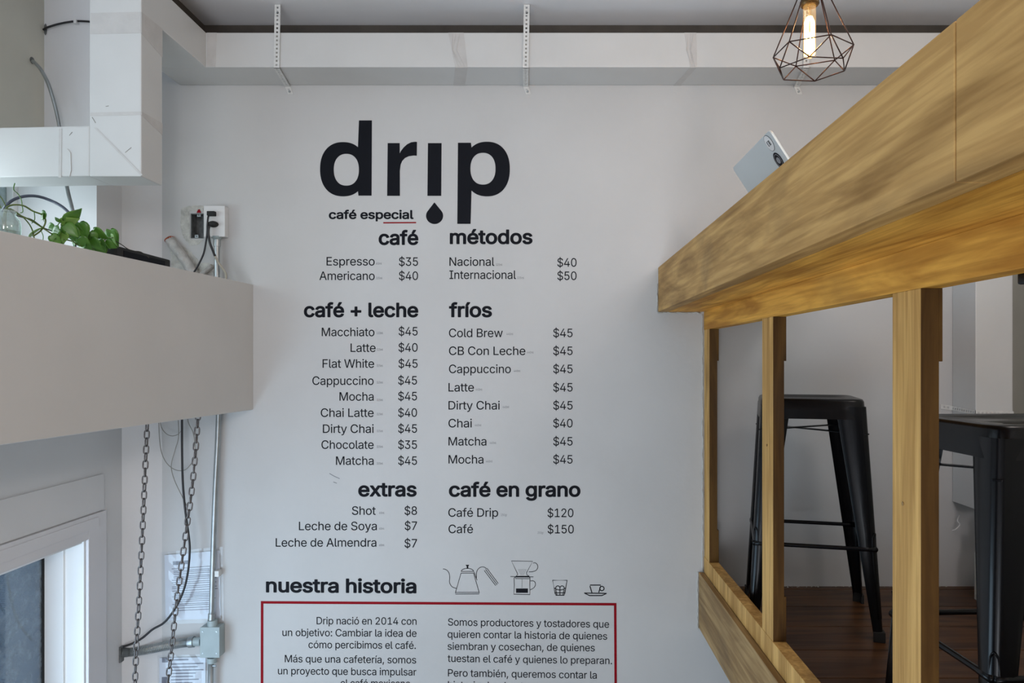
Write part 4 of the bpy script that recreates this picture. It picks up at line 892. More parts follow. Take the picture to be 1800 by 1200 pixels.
'I': '301;28,0 28,58 33,60 113,60 114,62 114,67 114,447 113,448 33,448 28,451 28,509 31,512 33,512 269,512 272,507 272,452 268,448 193,448 188,448 186,447 187,62 188,60 268,60 272,57 272,2 268,-4 33,-4',
'L': '393;57,0 56,507 60,512 62,512 127,512 128,507 128,67 130,62 132,60 362,60 364,57 364,2 362,-3 357,-4 62,-4',
'M': '628;57,0 56,507 60,512 152,512 157,507 281,187 312,93 317,91 348,187 472,508 477,512 568,512 572,507 572,2 568,-3 507,-4 502,-2 500,2 500,327 502,409 500,397 497,395 458,287 346,2 342,-4 287,-4 282,1 167,289 127,403 124,397 124,392 126,327 126,2 122,-4 62,-4',
'N': '523;57,0 57,509 60,512 62,512 138,512 348,182 396,102 397,97 398,107 396,157 396,507 397,512 402,512 463,512 466,507 466,2 463,-3 387,-3 382,2 200,287 172,332 127,411 125,407 128,292 128,2 127,-3 122,-4 62,-4',
'P': '445;57,0 57,509 60,512 62,512 252,512 277,509 302,504 322,496 337,488 362,471 382,449 392,434 397,423 407,392 412,362 411,327 409,312 404,292 392,262 383,247 375,237 353,217 332,203 317,196 302,191 277,186 252,183 130,182 128,177 128,2 127,-3 62,-4|130,247 132,246 232,246 257,247 272,250 287,255 300,262 312,271 325,287 333,302 338,322 340,342 339,367 335,387 329,402 317,419 307,428 293,437 277,443 262,446 232,448 132,448 129,447 128,442 128,252',
'S': '447;35,133 35,138 40,140 105,140 107,138 111,118 117,103 124,93 133,83 145,73 160,65 180,58 195,55 215,53 235,53 255,55 270,58 285,63 300,71 310,78 320,87 329,98 335,108 339,118 342,133 342,148 340,158 336,168 328,178 315,190 295,202 260,214 185,235 155,245 125,258 95,277 82,288 73,298 63,313 58,323 51,348 49,363 49,383 52,403 58,423 68,443 83,463 100,479 120,493 145,505 165,511 190,517 215,519 250,519 275,515 300,508 320,500 341,488 360,473 380,451 388,438 395,423 400,408 404,388 404,378 400,374 340,374 335,376 333,378 331,393 325,408 315,421 302,433 285,443 265,450 245,454 225,455 200,454 180,449 164,443 148,433 135,420 125,404 120,388 119,373 121,358 128,343 143,328 157,318 170,311 210,297 265,282 315,267 340,254 360,242 376,228 390,212 401,193 408,173 411,148 410,118 406,98 398,78 383,53 370,38 351,23 325,8 300,-2 275,-8 240,-12 210,-12 180,-9 150,-3 125,7 105,17 85,32 69,48 55,68 45,88 38,113',
'W': '686;18,489 13,507 16,512 18,512 83,512 86,507 172,177 193,82 221,197 303,510 308,512 378,512 383,510 465,197 493,81 507,147 599,507 603,512 671,512 673,507 533,-1 528,-4 458,-4 453,-2 451,2 365,322 348,387 343,417 321,322 233,-1 228,-4 158,-4 153,-2',
'a': '389;27,98 27,113 28,128 31,143 37,157 44,168 52,178 62,187 72,194 97,206 127,215 162,221 252,233 262,237 267,241 271,248 272,258 271,273 267,288 262,299 254,308 242,317 232,322 217,326 197,327 177,326 162,323 147,317 132,308 122,300 112,288 102,271 97,271 40,288 38,293 50,318 62,334 76,348 89,358 102,366 117,373 132,378 167,386 202,387 232,384 252,380 267,374 292,360 302,353 311,343 322,328 332,308 336,293 339,273 340,248 340,3 339,-2 337,-4 277,-3 275,-2 274,3 274,38 272,44 268,38 260,28 242,11 222,0 202,-7 177,-12 152,-12 127,-9 107,-4 92,2 77,11 62,23 52,33 42,48 34,63 30,78|97,93 102,78 112,67 127,57 142,52 162,49 187,50 207,54 222,60 237,69 252,83 259,93 266,108 271,123 272,133 272,182 262,179 232,173 157,161 137,156 127,152 112,143 107,138 100,128 96,113',
'b': '424;50,-1 49,509 55,512 115,512 118,509 118,334 119,329 120,328 139,354 151,364 175,379 195,385 210,387 230,387 260,385 285,378 300,372 315,364 334,349 350,332 365,309 377,284 386,254 392,219 393,189 391,149 385,119 378,94 371,79 360,59 345,39 330,25 315,13 295,2 275,-5 245,-11 215,-11 190,-7 170,1 150,15 135,29 120,50 117,49 116,44 115,-2 110,-4 55,-4|120,149 127,119 131,109 140,94 147,84 157,74 170,64 179,59 190,55 205,51 220,51 235,51 250,55 260,58 270,64 280,71 297,89 310,111 316,129 320,144 324,174 324,209 318,244 313,259 306,274 293,294 280,307 265,317 250,323 230,326 210,326 190,322 175,316 160,307 147,294 136,279 129,264 123,244 118,219 117,199 117,169',
'c': '396;31,173 32,214 36,244 45,274 59,304 76,328 96,349 117,364 146,378 161,382 181,386 216,387 236,386 251,383 281,373 296,366 311,356 330,339 350,314 358,299 364,284 365,279 363,274 361,273 306,259 301,259 292,279 282,294 273,304 261,313 246,320 226,325 211,326 191,325 181,324 166,319 151,310 141,302 131,291 122,279 114,264 109,249 102,224 100,189 101,159 106,134 115,109 126,91 141,74 151,66 161,60 181,52 206,50 226,51 251,59 266,67 280,79 291,94 301,118 306,120 361,106 366,104 366,99 362,89 353,69 341,50 331,38 316,24 301,14 286,5 266,-3 246,-8 226,-11 206,-11 181,-10 161,-6 141,0 122,9 106,20 89,34 76,48 64,64 53,84 44,104 38,124 34,144',
'd': '424;31,174 32,219 36,244 42,269 52,294 60,309 71,326 86,344 101,357 111,364 126,372 141,379 171,386 196,387 211,387 226,385 241,382 251,378 266,369 285,354 302,334 306,326 308,334 308,509 311,512 316,512 371,512 375,509 375,-1 371,-4 316,-4 311,-2 310,-1 310,4 310,44 308,49 306,51 290,29 274,14 251,-1 231,-8 201,-11 171,-10 146,-4 121,6 101,19 84,34 71,50 59,69 47,94 39,119 34,144|101,164 107,134 118,104 128,89 136,79 154,64 166,58 177,54 191,51 206,51 221,52 236,55 256,64 273,79 288,99 300,129 307,159 308,199 305,229 298,259 294,269 286,283 276,296 261,309 246,318 231,323 211,326 191,326 171,321 155,314 141,303 128,289 118,274 111,259 105,239 101,214 100,189',
'e': '404;31,173 32,214 36,244 46,279 58,304 76,329 86,340 101,353 126,369 141,376 156,381 171,385 191,387 221,387 236,385 256,381 271,376 286,369 301,360 315,349 335,329 351,304 363,274 371,244 374,219 374,169 371,166 106,166 100,164 102,144 107,124 113,109 122,94 134,79 151,65 166,58 181,53 201,50 226,50 241,53 261,60 276,69 286,79 293,89 302,104 306,108 367,94 368,89 360,69 348,49 336,35 324,24 309,14 291,4 276,-2 251,-8 231,-11 211,-11 186,-10 161,-6 146,-1 126,7 106,19 88,34 76,48 64,64 53,84 44,104 38,124 34,144|101,229 101,227 106,224 301,225 305,229 301,249 294,269 283,289 271,303 257,314 241,321 221,326 206,326 186,325 166,320 151,312 136,300 121,284 112,269 105,249',
'f': '254;3,326 2,377 6,382 73,382 77,387 78,437 81,462 87,477 92,487 103,500 113,509 124,517 138,524 153,529 173,533 193,533 218,531 243,525 246,522 232,472 230,467 228,465 213,469 198,470 183,470 173,467 163,463 156,457 150,447 147,437 146,422 146,387 148,383 229,382 232,377 232,332 231,327 228,324 148,324 146,322 146,2 143,-3 83,-4 78,2 77,322 73,324 8,324',
'g': '425;31,176 31,206 34,236 39,261 48,286 61,311 76,333 93,351 111,364 141,378 171,386 201,387 231,385 251,378 271,366 286,354 306,329 308,331 310,336 310,376 311,382 371,382 374,381 376,376 375,-24 372,-44 366,-67 358,-84 343,-104 333,-114 321,-124 306,-133 291,-140 256,-150 241,-152 216,-154 176,-153 141,-146 126,-141 106,-131 91,-122 81,-114 61,-92 52,-79 48,-69 51,-65 101,-38 106,-42 125,-64 136,-74 156,-85 176,-91 206,-93 236,-91 256,-86 266,-81 277,-74 286,-67 293,-59 301,-45 304,-34 307,-9 308,56 306,62 291,40 281,31 271,23 251,12 236,6 211,2 181,2 151,7 131,14 106,27 88,41 71,58 59,76 46,101 39,121 34,146|101,171 106,141 119,111 133,91 141,84 151,77 162,71 176,66 201,63 216,63 231,65 246,69 256,74 266,81 276,90 288,106 294,116 300,131 306,156 308,191 307,221 301,251 291,276 281,291 266,306 251,316 236,322 216,326 196,326 176,323 156,315 143,306 129,291 119,276 110,256 105,241 101,221 100,196',
'h': '410;50,0 49,507 53,512 55,512 115,512 118,507 118,337 120,333 130,346 140,357 150,365 165,374 180,380 195,384 215,387 235,387 255,385 270,382 286,377 300,370 312,362 325,350 335,337 344,322 351,307 356,287 360,252 360,2 360,0 355,-4 295,-3 292,2 292,237 291,252 289,267 284,282 278,292 270,302 260,311 250,317 238,322 225,324 210,325 195,324 180,321 165,315 152,307 141,297 133,287 127,277 122,262 119,247 118,232 118,2 115,-3 55,-4',
'i': '167;38,478 38,487 40,497 48,511 54,517 63,523 78,527 88,527 98,525 113,518 119,512 125,502 129,487 128,472 124,462 121,457 108,446 98,442 88,440 73,441 58,447 48,456 43,462 39,472|53,-3 50,2 50,377 53,382 113,382 114,382 118,377 118,2 113,-4',
'j': '167;-13,-143 -13,-86 -8,-84 17,-82 27,-78 32,-75 43,-61 47,-51 49,-41 50,379 52,382 57,382 112,382 118,379 117,-31 116,-51 113,-71 105,-91 96,-106 82,-121 67,-132 47,-140 22,-146 -8,-146|42,464 38,479 38,489 40,499 46,509 50,514 57,519 67,525 82,527 92,527 102,524 117,514 122,508 127,499 129,489 129,479 125,464 117,453 102,443 92,440 82,440 67,442 52,451 47,456',
'l': '189;50,74 50,510 55,512 115,512 117,510 118,505 118,100 119,80 123,65 130,58 145,56 170,57 173,55 184,5 181,0 180,-1 160,-5 140,-5 110,-3 90,4 74,15 62,30 54,50',
'm': '610;50,0 49,377 53,382 113,382 115,380 116,377 116,342 117,337 120,334 128,347 135,354 145,363 160,374 170,379 185,385 200,388 215,389 230,389 250,386 265,380 275,375 285,368 296,357 307,342 315,327 320,324 330,340 340,351 352,362 365,370 380,378 395,384 410,387 425,389 445,389 460,388 475,384 490,379 500,374 515,364 525,355 536,342 545,327 553,307 558,287 560,267 560,2 560,0 557,-3 495,-3 492,2 492,252 490,277 487,287 482,297 475,306 468,312 460,317 445,323 435,325 420,326 405,326 390,323 380,319 370,313 362,307 353,297 347,287 342,272 338,247 338,2 336,-3 275,-4 270,2 270,257 269,277 266,287 260,297 252,307 245,313 235,319 225,323 215,325 200,326 185,325 175,323 165,319 150,311 140,302 132,292 125,279 121,267 118,242 118,2 115,-3 55,-4',
'n': '410;50,0 50,379 53,382 55,382 113,382 115,380 116,377 116,337 120,333 135,352 153,367 175,378 200,385 225,387 255,385 280,379 295,373 305,367 325,350 340,330 351,307 358,277 360,237 360,0 355,-4 295,-3 292,2 292,237 291,252 289,267 284,282 278,292 270,302 260,311 250,317 238,322 225,324 210,325 195,324 180,321 165,315 152,307 141,297 133,287 127,277 122,262 119,247 118,232 118,2 115,-3 55,-4',
'o': '415;31,173 32,214 34,234 38,254 49,284 65,314 86,339 96,349 116,363 126,369 146,378 171,384 206,387 221,387 246,384 276,375 301,363 320,349 330,339 350,314 368,279 379,244 383,219 384,199 384,174 382,149 378,129 373,109 367,94 357,74 348,59 336,44 321,29 309,19 296,10 281,3 266,-3 246,-8 221,-11 206,-11 181,-10 161,-6 146,-2 126,7 114,14 96,28 81,42 71,55 58,74 48,94 41,114 36,134|101,164 106,134 111,119 118,104 126,91 136,79 146,70 156,63 166,57 181,52 206,50 221,50 236,53 251,58 261,64 279,79 294,99 306,124 313,154 315,189 312,224 305,254 293,279 281,295 266,309 251,318 236,323 216,326 191,325 171,320 156,313 141,302 129,289 119,274 111,256 104,234 101,214 100,189',
'p': '424;50,-143 49,379 55,382 110,382 115,380 116,334 117,329 120,328 135,349 150,363 170,376 190,384 220,387 250,386 275,381 305,370 315,364 334,349 345,338 356,324 373,294 381,274 386,254 391,229 393,204 392,159 385,119 378,94 371,79 360,59 349,44 335,29 323,19 305,7 287,-1 265,-8 250,-10 230,-11 210,-10 190,-7 175,-1 158,9 145,19 135,29 120,50 118,44 118,-141 115,-146 110,-146 55,-146|120,149 127,119 131,109 140,94 147,84 157,74 170,64 179,59 190,55 205,51 220,51 235,51 250,55 260,58 270,64 280,71 297,89 310,111 316,129 320,144 324,174 324,209 318,244 313,259 306,274 293,294 280,307 265,317 250,323 230,326 210,326 190,322 175,316 160,307 147,294 136,279 129,264 123,244 118,219 117,199 117,169',
'q': '424;31,174 31,204 34,234 39,259 47,284 60,309 76,333 91,349 111,364 126,372 141,379 166,385 196,387 216,387 231,384 251,378 274,364 286,353 306,327 308,329 310,334 310,379 311,381 316,382 371,382 375,379 376,-141 372,-146 311,-146 308,-141 308,44 307,49 306,52 290,29 276,16 256,2 236,-6 211,-11 181,-11 151,-6 131,1 111,12 91,27 75,44 62,64 47,94 39,119 34,144|101,164 107,134 118,104 128,89 136,79 154,64 166,58 177,54 191,51 206,51 221,52 236,55 256,64 273,79 288,99 300,129 307,159 308,199 305,229 298,259 294,269 286,283 276,296 261,309 246,318 231,323 211,326 191,326 171,321 155,314 141,303 128,289 118,274 111,259 105,239 101,214 100,189',
'r': '259;50,0 50,379 53,382 55,382 113,382 115,380 116,377 116,342 120,339 130,352 140,362 153,372 170,380 185,385 205,388 245,387 246,382 246,322 245,320 240,319 210,322 200,322 180,319 165,314 150,305 136,292 129,282 122,267 119,252 118,237 118,2 115,-3 55,-4',
's': '365;33,92 33,95 38,98 93,110 96,109 98,106 103,91 110,79 123,65 133,59 143,54 158,50 173,49 198,49 218,53 238,62 252,74 258,81 262,89 264,104 261,119 253,132 238,143 223,149 148,167 123,174 103,182 83,194 71,204 63,213 56,224 51,234 46,249 44,264 44,289 48,304 53,319 62,334 73,346 88,359 103,368 123,377 138,382 158,386 183,387 208,387 228,384 248,378 268,369 283,359 295,349 310,329 321,309 327,294 327,289 323,286 268,274 264,279 258,291 249,304 240,314 233,319 222,324 208,328 193,329 178,329 163,327 148,322 138,317 128,310 122,304 116,294 113,284 113,274 114,264 119,254 128,245 137,239 158,230 243,209 268,200 283,193 297,184 308,174 317,164 326,149 331,134 334,114 334,94 330,74 324,59 314,44 303,31 288,18 268,6 253,0 228,-7 203,-11 178,-11 153,-10 128,-5 108,1 93,8 78,18 66,29 53,44 44,59 38,74',
't': '227;3,327 3,379 8,382 58,382 62,388 62,468 63,474 123,474 129,473 130,388 132,383 203,382 208,378 207,328 203,324 133,324 131,323 130,318 130,98 131,83 133,73 138,64 143,60 153,56 168,54 203,57 206,53 216,3 213,-2 193,-6 168,-7 148,-6 133,-4 113,3 98,12 88,20 77,33 72,43 66,58 62,83 62,318 59,323 58,324 8,324',
'u': '410;50,125 49,377 53,382 116,382 118,377 118,142 118,127 121,112 126,97 132,87 140,77 150,68 160,62 173,57 185,55 200,54 215,55 230,58 241,62 255,70 265,78 273,87 282,102 288,117 291,132 292,147 292,377 294,382 355,382 358,382 360,380 360,0 355,-4 298,-3 294,2 294,42 290,47 275,28 263,17 245,6 225,-2 200,-7 175,-8 155,-6 130,0 115,7 99,17 87,27 75,42 66,57 58,77 53,97',
'v': '389;19,364 14,377 17,382 19,382 84,382 88,377 175,137 194,76 199,85 221,157 301,377 303,382 372,382 374,377 229,-1 224,-4 164,-4 159,1',
'w': '567;25,361 20,377 23,382 85,382 90,380 156,142 170,81 203,217 250,382 315,382 320,378 366,212 385,137 395,92 400,94 410,137 430,212 476,377 480,382 546,382 548,377 433,2 430,-3 370,-4 365,-1 315,172 285,290 280,277 266,222 203,2 200,-3 140,-4 135,-1',
'x': '379;23,-4 21,-3 18,2 149,192 149,197 28,374 26,377 27,382 98,382 103,381 163,288 188,245 193,243 229,307 278,379 283,382 354,382 355,377 353,374 229,192 361,2 359,-3 288,-4 283,0 229,82 193,141 188,147 160,97 93,-3',
'y': '389;19,364 14,377 17,382 19,382 84,382 88,377 175,137 194,76 221,157 301,377 303,382 369,382 372,382 374,377 208,-58 199,-78 191,-93 181,-108 166,-123 142,-138 119,-146 94,-148 64,-146 49,-143 44,-138 59,-83 69,-83 89,-86 99,-86 114,-82 124,-75 134,-64 140,-53 146,-38 159,-3 158,2',
'á': '389;27,98 27,113 28,128 31,143 37,157 44,168 52,178 62,187 72,194 97,206 127,215 162,221 252,233 262,237 267,241 271,248 272,258 271,273 267,288 262,299 254,308 242,317 232,322 217,326 197,327 177,326 162,323 147,317 132,308 122,300 112,288 102,271 97,271 40,288 38,293 50,318 62,334 76,348 89,358 102,366 117,373 132,378 167,386 202,387 232,384 252,380 267,374 292,360 302,353 311,343 322,328 332,308 336,293 339,273 340,248 340,3 339,-2 337,-4 277,-3 275,-2 274,3 274,38 272,44 268,38 260,28 242,11 222,0 202,-7 177,-12 152,-12 127,-9 107,-4 92,2 77,11 62,23 52,33 42,48 34,63 30,78|97,93 102,78 112,67 127,57 142,52 162,49 187,50 207,54 222,60 237,69 252,83 259,93 266,108 271,123 272,133 272,182 262,179 232,173 157,161 137,156 127,152 112,143 107,138 100,128 96,113|162,426 159,428 160,433 207,530 212,532 277,532 281,528 215,428 212,426',
'é': '404;31,173 32,214 36,244 46,279 58,304 76,329 86,340 101,353 126,369 141,376 156,381 171,385 191,387 221,387 236,385 256,381 271,376 286,369 301,360 315,349 335,329 351,304 363,274 371,244 374,219 374,169 371,166 106,166 100,164 102,144 107,124 113,109 122,94 134,79 151,65 166,58 181,53 201,50 226,50 241,53 261,60 276,69 286,79 293,89 302,104 306,108 367,94 368,89 360,69 348,49 336,35 324,24 309,14 291,4 276,-2 251,-8 231,-11 211,-11 186,-10 161,-6 146,-1 126,7 106,19 88,34 76,48 64,64 53,84 44,104 38,124 34,144|101,229 101,227 106,224 301,225 305,229 301,249 294,269 283,289 271,303 257,314 241,321 221,326 206,326 186,325 166,320 151,312 136,300 121,284 112,269 105,249|176,426 174,429 175,434 221,529 226,532 291,532 296,530 296,529 294,524 231,429 226,426',
'í': '167;50,0 49,377 53,382 55,382 115,382 118,377 118,2 115,-3 110,-4 55,-4|55,426 54,432 100,528 103,532 175,532 176,527 175,525 110,427 105,426',
'ó': '415;31,173 32,214 34,234 38,254 49,284 65,314 86,339 96,349 116,363 126,369 146,378 171,384 206,387 221,387 246,384 276,375 301,363 320,349 330,339 350,314 368,279 379,244 383,219 384,199 384,174 382,149 378,129 373,109 367,94 357,74 348,59 336,44 321,29 309,19 296,10 281,3 266,-3 246,-8 221,-11 206,-11 181,-10 161,-6 146,-2 126,7 114,14 96,28 81,42 71,55 58,74 48,94 41,114 36,134|101,164 106,134 111,119 118,104 126,91 136,79 146,70 156,63 166,57 181,52 206,50 221,50 236,53 251,58 261,64 279,79 294,99 306,124 313,154 315,189 312,224 305,254 293,279 281,295 266,309 251,318 236,323 216,326 191,325 171,320 156,313 141,302 129,289 119,274 111,256 104,234 101,214 100,189|181,426 178,429 179,434 226,531 231,532 296,532 300,529 235,429 231,426',
' ': '188;',
}
GLYPHS_BOLD = {
'+': '453;38,169 39,231 43,241 48,245 58,249 168,249 173,249 175,251 175,366 178,376 183,381 193,387 258,387 268,383 274,376 278,366 278,251 283,249 393,249 401,246 408,241 413,231 414,171 411,161 403,153 393,149 283,149 278,147 278,31 274,21 270,16 263,13 258,11 193,11 183,16 179,21 175,31 175,146 173,148 58,149 51,151 44,156 41,161',
'a': '389;7,97 7,118 9,133 13,148 18,163 24,173 35,188 45,198 57,207 82,221 112,232 157,240 242,251 250,253 253,258 250,278 245,288 241,293 232,300 225,303 212,307 202,308 177,307 164,303 152,298 142,292 133,283 117,258 110,253 102,251 92,252 37,268 27,273 22,278 18,288 19,298 23,308 34,328 44,343 57,358 70,368 84,378 97,386 115,393 132,399 167,405 187,407 207,407 227,405 247,401 262,397 277,391 292,383 307,373 317,365 328,353 338,338 350,313 356,293 360,263 360,-2 357,-12 352,-17 347,-21 337,-23 272,-23 262,-18 252,-5 237,-14 217,-23 202,-27 182,-31 162,-32 142,-31 122,-28 102,-23 82,-15 62,-3 47,9 35,23 22,43 15,58 10,78|117,93 122,84 127,79 137,74 152,70 167,68 182,69 197,71 212,77 222,83 232,91 239,98 245,108 252,128 252,155 247,156 207,149 172,144 152,140 137,135 125,128 120,123 117,119 115,108',
'c': '396;11,173 12,214 17,249 28,284 43,314 51,328 64,344 76,357 91,370 116,386 131,393 151,400 166,403 191,406 226,406 246,404 261,400 280,394 296,387 311,379 326,369 338,359 351,345 363,329 371,315 384,284 385,274 384,269 381,264 377,259 371,256 311,240 301,239 291,242 286,246 281,254 275,269 269,279 261,288 251,296 241,301 221,306 206,307 191,306 171,300 156,289 141,273 134,259 129,249 122,224 119,199 120,169 124,144 130,124 141,104 156,87 171,76 191,70 211,69 226,71 246,78 261,88 271,99 286,132 291,136 301,140 311,139 371,123 378,119 382,114 385,109 386,99 380,79 367,54 351,32 334,14 315,-1 291,-14 266,-23 241,-29 216,-31 191,-30 166,-27 141,-21 126,-15 106,-4 94,4 76,19 62,34 47,54 36,74 29,89 20,114 14,144',
'd': '424;11,173 11,204 14,234 19,259 25,279 35,304 46,325 61,346 79,364 98,379 121,392 146,401 181,406 216,406 241,402 262,394 286,379 288,384 288,509 291,521 296,527 300,529 311,532 376,532 383,529 389,524 393,519 395,509 395,-1 392,-11 386,-18 381,-21 371,-23 311,-23 303,-21 296,-16 291,-6 286,-1 261,-17 241,-25 216,-30 191,-31 171,-30 146,-25 131,-20 111,-11 88,4 71,19 54,39 41,60 28,89 20,114 14,144|121,159 127,134 138,109 144,99 151,91 166,79 176,75 186,72 211,70 232,74 241,78 251,85 265,99 276,119 284,144 288,169 288,204 284,234 277,259 271,269 264,279 254,289 241,299 231,303 216,306 196,307 181,304 166,298 156,291 146,281 138,269 130,254 125,239 121,219 119,199 119,179',
'e': '404;11,172 11,199 13,219 20,259 30,289 46,322 66,348 81,363 91,371 122,389 151,400 176,405 191,407 211,407 231,405 266,398 281,393 298,384 311,376 327,364 341,351 351,339 361,325 370,309 379,289 385,269 390,244 393,224 394,169 391,158 386,152 381,148 371,146 126,146 123,144 126,129 131,115 138,104 146,94 156,85 166,79 181,73 196,70 216,69 231,71 241,73 256,79 264,84 273,94 288,119 294,124 301,128 311,127 371,113 381,107 386,99 388,94 387,84 382,69 374,54 357,29 337,9 316,-5 291,-17 271,-24 246,-29 221,-31 196,-31 171,-28 151,-23 129,-16 106,-4 91,6 71,23 57,39 47,54 36,74 26,95 20,114 14,144|126,244 282,244 277,259 269,274 261,285 251,294 241,300 231,304 221,306 206,307 191,306 176,303 166,299 156,292 146,283 135,269 126,252',
'f': '254;-17,323 -17,382 -13,392 -7,398 3,402 56,402 58,407 58,437 59,452 66,477 73,492 80,502 93,517 103,526 118,536 133,543 158,550 178,553 203,553 228,549 253,542 259,537 263,532 265,527 266,517 249,462 243,452 237,447 228,445 223,445 208,450 193,451 183,450 173,446 170,442 166,432 165,407 167,402 228,402 238,399 247,392 251,382 251,327 249,317 246,312 240,307 233,305 168,304 166,302 165,297 165,-3 161,-13 153,-20 143,-23 78,-23 73,-22 66,-18 62,-13 59,-8 58,2 57,302 53,304 8,304 -2,305 -7,308 -12,312 -15,317',
'g': '425;11,176 11,206 14,236 21,266 29,291 41,316 61,346 81,366 101,381 121,392 141,399 161,404 181,406 216,406 241,402 261,395 286,379 289,381 294,391 298,396 306,401 311,402 371,402 381,400 386,397 391,391 394,386 395,376 395,-24 391,-49 384,-74 375,-94 361,-113 346,-129 336,-137 321,-147 308,-154 291,-160 271,-166 256,-170 231,-173 206,-174 186,-173 161,-170 141,-166 126,-162 101,-151 86,-142 71,-131 58,-119 46,-105 38,-94 30,-79 28,-74 29,-64 34,-54 40,-49 91,-20 101,-18 111,-21 116,-24 142,-54 151,-61 166,-68 181,-72 201,-74 216,-74 236,-71 251,-66 261,-61 272,-54 280,-44 284,-34 287,-24 288,6 286,9 256,-8 241,-13 221,-17 191,-18 166,-16 141,-11 121,-3 96,10 80,21 61,40 48,56 36,76 27,96 19,121 14,146|121,166 127,141 136,119 141,111 150,101 164,91 176,86 186,84 211,82 226,84 236,87 246,91 254,96 269,111 277,126 285,151 288,176 288,211 284,236 276,261 266,278 256,289 246,296 236,301 221,306 206,307 186,305 171,301 161,295 151,286 141,275 134,261 126,241 122,226 119,206 119,186',
'h': '410;30,-4 30,512 32,517 35,524 40,528 50,532 115,532 125,529 130,525 135,517 137,512 137,387 139,382 140,382 155,391 170,397 200,405 215,407 235,407 250,406 270,402 299,392 310,387 324,377 344,357 361,332 369,312 374,297 378,277 380,252 380,-3 376,-13 372,-18 365,-21 360,-23 295,-23 285,-20 277,-13 274,-8 273,2 273,232 271,257 268,267 264,277 257,287 250,294 235,302 225,305 210,306 195,305 185,303 175,299 165,292 155,284 147,272 139,252 137,227 137,2 136,-8 133,-13 125,-20 115,-23 50,-23 45,-22 38,-18 34,-13',
'i': '167;18,476 18,487 21,502 25,512 32,522 43,533 53,540 63,544 78,547 93,546 103,544 113,540 126,532 135,522 142,512 146,502 149,487 149,477 146,462 141,452 134,442 123,433 113,427 103,423 88,420 78,420 63,423 53,427 43,434 33,443 26,452 21,462|33,-12 31,-8 30,2 30,382 33,391 38,397 48,402 118,402 128,397 133,392 135,387 137,377 137,-3 133,-12 129,-18 118,-23 48,-23 38,-18',
'l': '189;30,74 30,505 31,515 37,525 45,530 50,532 115,532 120,531 130,525 134,520 137,510 137,100 138,80 140,75 170,77 180,75 186,70 192,60 203,10 204,0 200,-9 195,-15 185,-20 165,-24 140,-25 115,-23 100,-20 85,-15 65,-3 55,6 45,20 40,30 35,44 32,60',
'm': '610;30,-4 30,377 32,387 35,394 40,398 50,402 115,402 125,398 130,393 135,381 160,396 185,405 210,409 240,407 265,401 285,392 303,377 320,359 334,372 347,382 365,393 380,399 400,405 420,408 435,409 455,408 485,401 510,391 523,382 535,372 545,362 555,349 564,332 572,312 577,292 580,267 580,-3 576,-13 570,-19 560,-23 495,-23 490,-22 481,-18 477,-13 474,-8 473,2 473,252 472,267 470,277 465,287 460,293 455,297 440,304 420,307 405,306 395,304 380,297 375,292 367,282 362,272 360,262 358,247 358,-3 355,-10 350,-18 345,-20 335,-23 270,-23 265,-21 259,-18 255,-13 252,-8 251,2 251,267 246,282 240,291 235,296 220,304 205,307 190,306 180,304 170,300 160,294 149,282 143,272 140,262 137,237 137,2 136,-8 133,-13 125,-20 115,-23 50,-23 45,-22 38,-18 34,-13',
'n': '410;30,-4 30,377 32,387 34,392 40,398 50,402 115,402 125,398 130,393 133,387 135,380 160,393 180,401 205,406 235,407 260,404 280,400 305,390 320,380 330,372 344,357 360,333 371,307 378,277 380,242 380,2 379,-8 375,-14 370,-19 360,-23 295,-23 285,-20 280,-17 275,-10 273,2 273,232 271,257 268,267 264,277 257,287 250,294 235,302 225,305 210,306 195,305 185,303 175,299 165,292 155,284 147,272 139,252 137,227 137,2 136,-8 133,-13 125,-20 115,-23 50,-23 45,-22 38,-18 34,-13',
'o': '415;11,173 13,219 20,259 30,289 41,312 51,328 64,344 76,357 91,370 106,380 126,391 141,397 176,405 196,407 221,407 236,405 261,400 276,396 296,388 321,372 337,359 351,345 361,332 373,314 385,289 391,274 395,259 401,234 404,204 404,184 403,159 400,139 395,114 390,99 381,79 371,60 361,44 349,29 331,12 315,-1 301,-9 286,-16 266,-23 246,-28 221,-31 206,-31 181,-30 156,-25 136,-19 116,-10 101,-1 86,10 71,24 56,42 41,64 31,84 23,104 17,129 13,154|121,159 127,134 136,111 148,94 156,87 166,79 176,74 186,71 201,69 216,69 239,74 246,78 256,85 271,99 283,119 291,144 295,169 296,199 291,229 284,254 279,264 271,276 261,287 246,298 236,303 221,306 206,307 186,305 171,300 161,293 151,284 139,269 131,254 126,239 122,224 120,204 119,179',
'p': '424;30,-147 30,379 33,389 40,398 50,402 115,402 122,399 129,394 132,389 135,378 140,380 160,393 175,400 200,405 230,407 255,405 275,401 295,395 315,386 327,379 346,364 360,349 376,329 385,313 395,292 401,274 407,249 413,204 413,174 410,144 407,124 400,99 391,74 386,64 377,49 365,34 353,19 340,8 315,-9 300,-17 280,-24 255,-29 240,-31 220,-31 200,-29 185,-26 170,-20 155,-12 140,-3 137,-6 137,-11 137,-146 133,-156 125,-163 115,-166 50,-166 45,-165 38,-161 34,-156|140,144 148,119 160,99 175,84 190,75 200,72 215,70 240,72 258,79 276,94 284,104 290,114 299,139 304,169 305,199 301,229 294,254 283,274 270,289 256,299 245,304 230,306 215,307 200,305 185,300 175,294 165,284 157,274 148,259 143,244 139,224 136,199 136,179',
